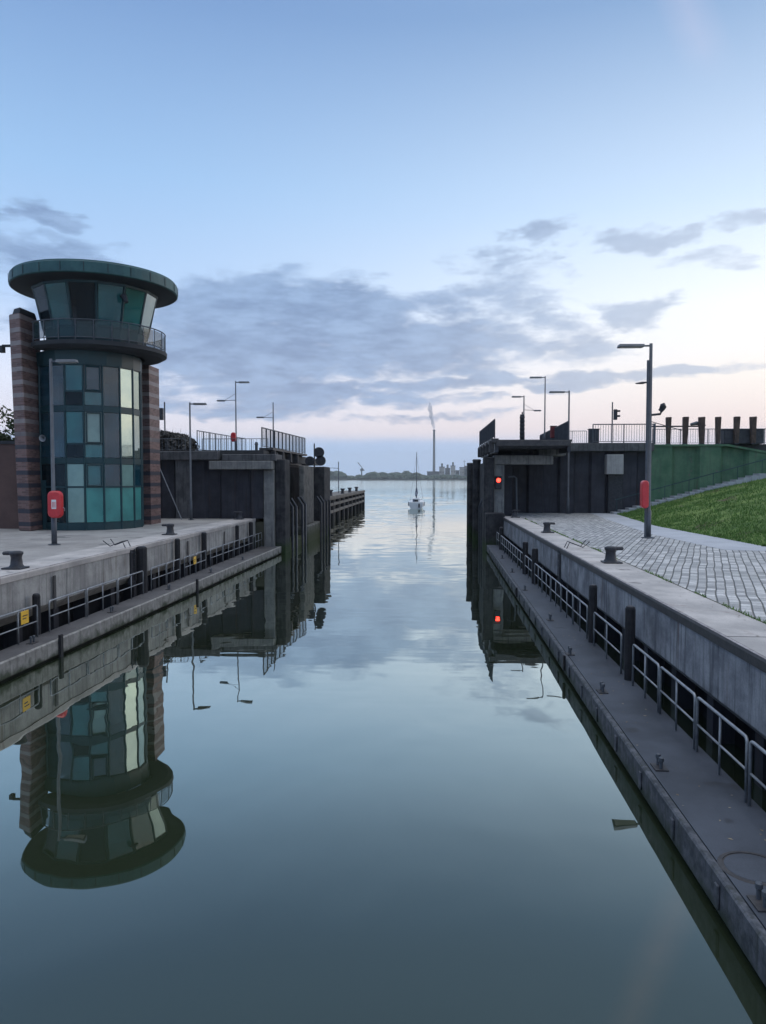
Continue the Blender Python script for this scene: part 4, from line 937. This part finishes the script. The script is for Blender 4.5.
# traffic lights
def traffic(x, y, z0, z1, hz, s, label):
    t = thing('traffic_light', label, 'traffic light', (x, y, z0), 'traffic lights on the bridge approaches')
    MB().tube([(x, y, z0), (x, y, z1)], .05, 8).build('pole', 'pole', t)
    MB().lathe(x, y, [(.2, z0 + .012), (.2, z0 + .1), (.08, z0 + .25)], 12).build('foot', 'pole', t)
    xa, xb = sorted((x + s * .1, x + s * .36)); h = MB().box(xa, xb, y - .12, y + .12, hz, hz + .8).build('signal_head', 'black', t, bevel=.02)
    for k in (0, 1):
        zz = hz + .1 + k * .38; xa, xb = sorted((x + s * .36, x + s * .58)); MB().box(xa, xb, y - .1, y + .1, zz + .12, zz + .26).build('visor', 'black', h, bevel=.02)
traffic(13.85, 58, 6.86, 10.3, 8.95, 1, 'traffic light on the right bridge approach against the sky')
traffic(-17.9, 49, 6.15, 9.6, 8.4, -1, 'traffic light on the left bridge approach right of the tower')
t = thing('louvred_signal', 'tall dark louvred signal column on the right bridge deck', 'signal', (6.85, 57, 6.8))
MB().tube([(6.9, 57, 6.8), (6.9, 57, 9.5)], .05, 8).build('post', 'black', t)
MB().box(6.72, 7.0, 56.8, 56.95, 7.2, 9.3).build('backboard', 'black', t)
for k in range(7): MB().box(6.68, 7.05, 56.62, 56.8, 7.25 + k * .29, 7.42 + k * .29).build('louvre', 'black', t, bevel=.02)
t = thing('barrier_arm', 'low post with a horizontal side lamp arm right of the tall lamp post', 'barrier', (15.1, 51.6, 6.8))
MB().tube([(15.15, 51.6, 6.8), (15.15, 51.6, 8.2)], .09, 8).build('post', 'pole', t); MB().tube([(14.8, 51.6, 8.0), (18.2, 51.6, 8.0)], .05, 8).build('arm', 'dark_steel', t)
MB().tube([(17.5, 51.5, 8.12), (17.9, 51.5, 8.2), (18.5, 51.5, 8.05)], [.08, .14, .05], 8).build('lamp_head', 'lamp_head', t)
t = thing('deck_post', 'small pale stub post between the fences on the left bridge leaf', 'post', (-11.9, 50, 6.2))
MB().tube([(-11.9, 50, 6.2), (-11.9, 50, 6.75), (-11.9, 50, 6.76), (-11.9, 50, 6.95)], [.1, .1, .14, .08], 10).build('shaft', 'pole', t)
t = thing('red_box', 'small reddish box on top of the inner fence on the right bridge leaf', 'box', (8.4, 52, 7.9))
MB().box(8.32, 8.75, 52.5, 52.8, 7.3, 8.1).build('body', grit('dull_red', c(.16, .03, .035), c(.22, .05, .05)), t, bevel=.05)
MB().box(8.3, 8.77, 52.48, 52.82, 8.1, 8.14).build('lid', 'black', t)
# bushes on the left road
def hedge(name, x0, x1, y, z, h, label, m, n, seed, ls=.1):
    rd = random.Random(seed); t = thing(name, label, 'bush', ((x0 + x1) / 2, y, z)); mb = MB()
    for k in range(26):
        x = rd.uniform(x0, x1); mb.tube([(x, y, z), (x + rd.uniform(-.3, .3), y + rd.uniform(-.3, .3), z + h * rd.uniform(.5, 1))], [.02, .006], 4)
    mb.build('stems', 'bark', t); vs = []; fs = []
    for k in range(n):
        x = rd.uniform(x0, x1); hh = h * (.75 + .3 * noise.noise(Vector((x * 1.3, seed, 0)))) * (1 - .35 * abs((x - (x0 + x1) / 2) / (x1 - x0) * 2) ** 3)
        q = Vector((x, y + rd.gauss(0, .5), z + hh * rd.random() ** .7)); i = len(vs)
        e1 = Vector((rd.gauss(0, 1), rd.gauss(0, 1), rd.gauss(0, 1))).normalized() * ls; e2 = Vector((rd.gauss(0, 1), rd.gauss(0, 1), rd.gauss(0, 1))).normalized() * ls * .5
        vs += [tuple(q - e1), tuple(q + e2), tuple(q + e1), tuple(q - e2)]; fs.append((i, i + 1, i + 2, i + 3))
    MB().add(vs, fs).build('twigs', m, t)
hedge('dry_bush', -19.6, -15.6, 48, 6.15, 1.7, 'bare twiggy bush beyond the railing on the left bridge approach', 'twig', 3600, 3, .17)

# ================================================================== JETTY
jt = thing('timber_jetty', 'long low timber jetty beyond the left lock head, with horizontal wale beams', 'jetty', (-11, 78, 0))
x1, x0 = -10.3, -13.5
MB().box(x0, x1, 63, 114.5, 2.2, 2.55).build('deck', 'jetty_wood', jt)
for z in (1.6, .85): MB().box(x1 - .25, x1 + .05, 63, 114.5, z, z + .28).build('wale', 'jetty_wood', jt)
MB().box(x1 - .05, x1 + .08, 63, 114.5, 2.3, 2.62).build('wale', 'jetty_wood', jt)
MB().box(x0 + .2, x1 - .3, 63, 114.4, -3, 2.19).build('back_wall', 'timber', jt)
for k in range(12):
    y = 64 + k * 4.55; MB().tube([(x1 - .12, y, -3), (x1 - .12, y, 2.2)], .2, 8).build('pile', 'timber', jt)
for k, y in enumerate((80, 91, 99, 108)):
    MB().lathe(-10.9, y, [(.25, 2.56), (.2, 2.7), (.2, 3.05), (.3, 3.1), (.3, 3.2), (0, 3.22)], 12).build('bollard', 'black', jt)
t = thing('mast_pole', 'thin pole with short crossarm standing on the jetty', 'pole', (-11.6, 95, 2.55))
MB().tube([(-11.9, 95, 2.55), (-11.9, 95, 6.6)], .06, 6).build('shaft', 'pole', t); MB().tube([(-11.9, 95, 5.75), (-13.0, 95, 5.8)], .035, 6).build('crossarm', 'pole', t)

# ================================================================== SAILING BOAT
BX, BY = -2.16, 108.5
bt = thing('sailing_boat', 'small white sailing boat with bare mast heading away down the channel', 'sailing boat', (BX, BY, 0))
mb = MB(); rings = []
for k in range(11):                      # from stern (near) to bow (far)
    t_ = k / 10; y = BY - 1 + 7.2 * t_; hw = 1.12 * math.sin(PI * min(1, .36 + .30 * t_ * 1.0) ** 1) if t_ < .55 else 1.12 * (1 - ((t_ - .55) / .45) ** 2.0)
    hw = max(.03, hw); zt = .98 + .28 * t_ ** 2
    rings.append([(BX - hw, y, zt), (BX - hw * .97, y, .45), (BX - hw * .78, y, .05), (BX - hw * .3, y, -.35), (BX + hw * .3, y, -.35), (BX + hw * .78, y, .05), (BX + hw * .97, y, .45), (BX + hw, y, zt)])
vs = [v for r_ in rings for v in r_]; fs = []
for i in range(10):
    for j in range(7): a = i * 8 + j; fs.append((a, a + 1, a + 9, a + 8))
fs.append(tuple(range(8)))
mb.add(vs, fs); mb.build('hull', 'hull', bt, smooth=False)
MB().add([(r_[0][0], r_[0][1], r_[0][2] - .03) for r_ in rings] + [(r_[7][0], r_[7][1], r_[7][2] - .03) for r_ in rings][::-1], [tuple(range(22))]).build('deck', 'hull', bt)
MB().box(BX - .62, BX + .62, BY + 1.2, BY + 4.0, .95, 1.5).build('cabin', 'hull', bt, bevel=.12)
MB().box(BX - .28, BX + .28, BY + 1.18, BY + 1.199, .85, 1.3).build('companionway', 'black', bt)
MB().tube([(BX, BY + 3, .8), (BX, BY + 3, 8.35)], [.06, .045], 8).build('mast', 'pole', bt)
MB().tube([(BX, BY + 2.9, 1.9), (BX, BY, 1.75)], [.06, .06], 8).build('boom', 'pole', bt)
MB().tube([(BX, BY + 2.9, 3.0), (BX, BY + 2.7, 2.2), (BX, BY + .1, 1.9)], [.10, .22, .14], 8).build('furled_sail', 'sail', bt)
mb = MB()
for sx in (-1, 1): mb.tube([(BX + sx * 1.0, BY + 3, .9), (BX, BY + 3, 7.9)], .012, 4)
mb.tube([(BX, BY - .9, .9), (BX, BY + 3, 8.3)], .012, 4); mb.tube([(BX, BY + 6.1, 1.1), (BX, BY + 3, 8.0)], .012, 4); mb.build('rigging', 'dark_steel', bt)
mb = MB(); mb.tube([(BX - .85, BY - .9, .8), (BX - .85, BY - .95, 1.4), (BX + .85, BY - .95, 1.4), (BX + .85, BY - .9, .8)], .025, 6); mb.build('stern_rail', 'steel', bt)
for sx in (-1, 1):
    MB().tube([(BX + sx * 1.13, BY + 1.6, .95), (BX + sx * 1.13, BY + 1.6, .35)], [.10, .09], 8).build('fender', 'sail', bt)
MB().box(BX + .35, BX + .55, BY - 1.25, BY - 1.02, .2, .8).build('outboard_motor', 'black', bt, bevel=.05)
MB().tube([(BX - .35, BY + .3, 1.0), (BX - .35, BY + .3, 1.4), (BX - .35, BY + .3, 1.45)], [.14, .12, .06], 8).build('cockpit_cover', 'sail', bt)

# ================================================================== FAR SHORE
MB().prism([(-4500, 1520), (-2000, 1560), (-600, 1500), (0, 1530), (400, 1500), (1500, 1560), (4500, 1500), (4500, 3600), (-4500, 3600)], -3, [2.5, 2.5, 2.5, 2.5, 2.5, 2.5, 2.5, 6, 6]).build('far_shore', 'shore', kind='structure')
def lumps(name, label, spans, seed):
    rd = random.Random(seed); bm = MB()
    for x0, x1, y, h, n in spans:
        for k in range(n):
            x = rd.uniform(x0, x1); yy = y + rd.uniform(-20, 40); r_ = rd.uniform(.45, 1) * h
            cz = r_ * rd.uniform(.35, .55)
            rg_ = []
            for i in range(5):
                ph = -PI / 2 + PI * i / 4
                rg_.append((ph,))
            V = [(x, yy, cz - r_ * .6)]
            for i in (1, 2, 3):
                ph = -PI / 2 + PI * i / 4
                for j in range(7):
                    q = r_ * (.75 + .4 * rd.random()); V.append((x + q * math.cos(ph) * math.cos(j / 7 * 6.283), yy + q * math.cos(ph) * math.sin(j / 7 * 6.283), cz + q * .62 * math.sin(ph)))
            V.append((x, yy, cz + r_ * .62))
            F_ = [(0, 1 + (j + 1) % 7, 1 + j) for j in range(7)] + [(1 + i * 7 + j, 1 + i * 7 + (j + 1) % 7, 8 + i * 7 + (j + 1) % 7, 8 + i * 7 + j) for i in (0, 1) for j in range(7)] + [(15 + j, 15 + (j + 1) % 7, 22) for j in range(7)]
            bm.add(V, F_)
    o = bm.build(name, 'leaf_far', kind='stuff'); return tag(o, label, 'woodland')
lumps('far_woodland', 'distant tree line on the far river bank', [(-1400, 70, 1560, 11, 330), (-250, -190, 1560, 19, 26), (-130, -20, 1560, 17, 60), (-1400, -400, 1600, 20, 130), (80, 1500, 1600, 12, 260), (-180, -130, 1590, 12, 20), (-20, 60, 1590, 12, 36)], 11)
# factory
def hall(x, y, w_, d_, h, label, m='factory', stack=0, roofm='factory_dark'):
    t = thing('factory_block', label, 'factory building', (x, y, 2.5), 'factory blocks on the far bank')
    h *= .87
    MB().box(x - w_ / 2, x + w_ / 2, y, y + d_, 0, h).build('wall', m, t)
    MB().box(x - w_ / 2 - .6, x + w_ / 2 + .6, y - .6, y + d_ + .6, h, h + 1.4).build('roof', roofm, t)
    n = int(w_ / 4); 
    for k in range(min(n, 5)):
        xx = x - w_ / 2 + (k + .5) * w_ / min(n, 5); MB().box(xx - .8, xx + .8, y - .25, y - .01, h * .55, h * .68).build('window', 'g_dark', t)
    for k in range(stack):
        xx = x - w_ / 2 + (k + .5) * w_ / stack; MB().tube([(xx, y + 5, h + 1), (xx, y + 5, h + 9)], 2.4, 10).build('flue', 'chimney', t)
hall(6, 1700, 30, 30, 21, 'low grey factory block at the foot of the tall chimney', 'factory_dark', 0)
hall(25, 1690, 12, 25, 33, 'narrow block with one flue, first to the right of the chimney', 'factory', 1)
hall(38, 1700, 11, 25, 30, 'second block to the right of the chimney, with a short flue', 'factory_dark', 1)
hall(50, 1690, 10, 25, 36, 'tallest pale block of the far works', 'factory', 1)
hall(60.5, 1705, 8, 25, 24, 'small dark block between two taller pale ones', 'factory_dark', 0)
hall(70, 1690, 9, 25, 32, 'pale block beside the thin mast', 'factory', 0)
hall(80, 1700, 9, 25, 27, 'grey block with two flues right of the pale ones', 'factory_dark', 2)
hall(92, 1690, 12, 25, 34, 'broad pale block nearest the right lock head piles', 'factory', 0)
hall(112, 1680, 20, 30, 24, 'dark factory block hidden behind the lock head piles', 'factory_dark', 2)
hall(150, 1690, 40, 30, 28, 'long pale block behind the right lock head', 'factory', 1)
hall(-55, 1650, 12, 12, 22, 'slim pale silo building left of the chimney', 'factory', 0)
hall(-25, 1620, 34, 20, 10, 'low white shed on the far bank behind the boat mast', 'white', 0)
t = thing('factory_mast', 'thin lattice mast above the far factory', 'mast', (76, 1700, 2))
MB().tube([(76, 1700, 2), (76, 1700, 46)], [1.0, .4], 6).build('shaft', 'chimney', t); MB().tube([(73, 1700, 42), (79, 1700, 42)], .5, 6).build('crossbar', 'chimney', t)
CXX, CYY = 8.0, 2000
ch = thing('tall_chimney', 'very tall slender chimney with dark top on the far bank', 'chimney', (CXX, CYY, 2))
MB().tube([(CXX, CYY, 2), (CXX, CYY, 100)], [3.8, 3.0], 20).build('shaft', 'chimney', ch)
MB().tube([(CXX, CYY, 100.1), (CXX, CYY, 131)], [3.0, 2.8], 20).build('dark_upper_shaft', 'factory_dark', ch)
MB().lathe(CXX, CYY, [(2.9, 131), (3.2, 131.5), (3.2, 134), (2.4, 134)], 20).build('rim', 'factory_dark', ch)
pl = MB(); pl.tube([(CXX, CYY, 134), (CXX - 1, CYY, 142), (CXX - 3.5, CYY, 152), (CXX - 5, CYY, 160), (CXX - 8, CYY, 170), (CXX - 9, CYY, 180), (CXX - 12, CYY, 190), (CXX - 10.5, CYY, 200), (CXX - 13, CYY, 208)],
             [2.6, 4.0, 5.4, 4.6, 6.6, 5.2, 7.2, 4.6, 2.0], 14)
o = pl.build('smoke_plume', 'smoke', smooth=True, kind='stuff'); tag(o, 'pale smoke plume rising from the tall chimney', 'smoke')
t = thing('dock_crane', 'tiny slewing crane above the far trees at left', 'crane', (-150, 1600, 2))
MB().tube([(-150, 1600, 2), (-150, 1600, 26)], [2.0, 1.2], 6).build('tower', 'factory_dark', t); MB().tube([(-144, 1600, 20), (-158, 1600, 38)], .8, 6).build('jib', 'factory_dark', t); MB().box(-153, -146, 1596, 1604, 20, 24).build('machine_house', 'factory_dark', t)

rd = random.Random(5); vs = []; fs = []
for k in range(2600):
    y = rd.uniform(9.5, 46)
    if rd.random() < .7: x = 5.505 + rd.gauss(0, .02)
    else: x = edge_x(max(26.6, y)) - .03 + rd.gauss(0, .03); y = max(26.7, y)
    if noise.noise(Vector((y * .7, x, 1))) < -.05: continue
    a = rd.uniform(0, 6.28); w_ = .012; hh = rd.uniform(.03, .09); i = len(vs)
    vs += [(x - w_ * math.cos(a), y - w_ * math.sin(a), ZQ), (x + w_ * math.cos(a), y + w_ * math.sin(a), ZQ), (x + rd.uniform(-.04, .04), y + rd.uniform(-.04, .04), ZQ + hh)]; fs.append((i, i + 1, i + 2))
o = MB().add(vs, fs).build('weeds', 'grass', kind='stuff'); tag(o, 'small weeds growing in the joint beside the coping and path edge', 'weeds')
# scattered leaves and grit on the walkways and the coping
rd = random.Random(21); vs = []; fs = []
for k in range(260):
    q = rd.random()
    if q < .45: y = rd.uniform(6, 40); x = rd.uniform(xo_r(y) + .15, 3.9); z = .4535
    elif q < .75: y = rd.uniform(9, 40); x = 5.5 - abs(rd.gauss(0, .25)); z = ZQ + .0095
    else: y = rd.uniform(15, 40); x = rd.uniform(-9.95, -9.3); z = .4535
    if q < .75 and x > 5.46: continue
    a = rd.uniform(0, 6.28); l = rd.uniform(.012, .035); i = len(vs)
    vs += [(x + l * math.cos(a), y + l * math.sin(a), z), (x - l * .5 * math.sin(a), y + l * .5 * math.cos(a), z + .004), (x - l * math.cos(a), y - l * math.sin(a), z), (x + l * .5 * math.sin(a), y - l * .5 * math.cos(a), z + .003)]; fs.append((i, i + 1, i + 2, i + 3))
o = MB().add(vs, fs).build('leaf_litter', leafm('dead_leaves', c(.14, .10, .06), c(.36, .32, .25)), kind='stuff'); tag(o, 'tiny dry leaves and scraps lying on the walkways and coping', 'leaves')
# ================================================================== HAZE
m = bpy.data.materials.new('haze_air'); m.use_nodes = True; t_ = m.node_tree; t_.nodes.remove(t_.nodes['Principled BSDF'])
pv = t_.nodes.new('ShaderNodeVolumePrincipled'); pv.inputs['Color'].default_value = c(.95, .97, 1.0); pv.inputs['Density'].default_value = .00014
t_.links.new(pv.outputs[0], t_.nodes['Material Output'].inputs['Volume']); M['haze_air'] = m
o = MB().box(-5050, 5050, -450, 7050, -5.2, 225).build('haze', 'haze_air', kind='stuff'); tag(o, 'thin blue evening haze over the river', 'haze')
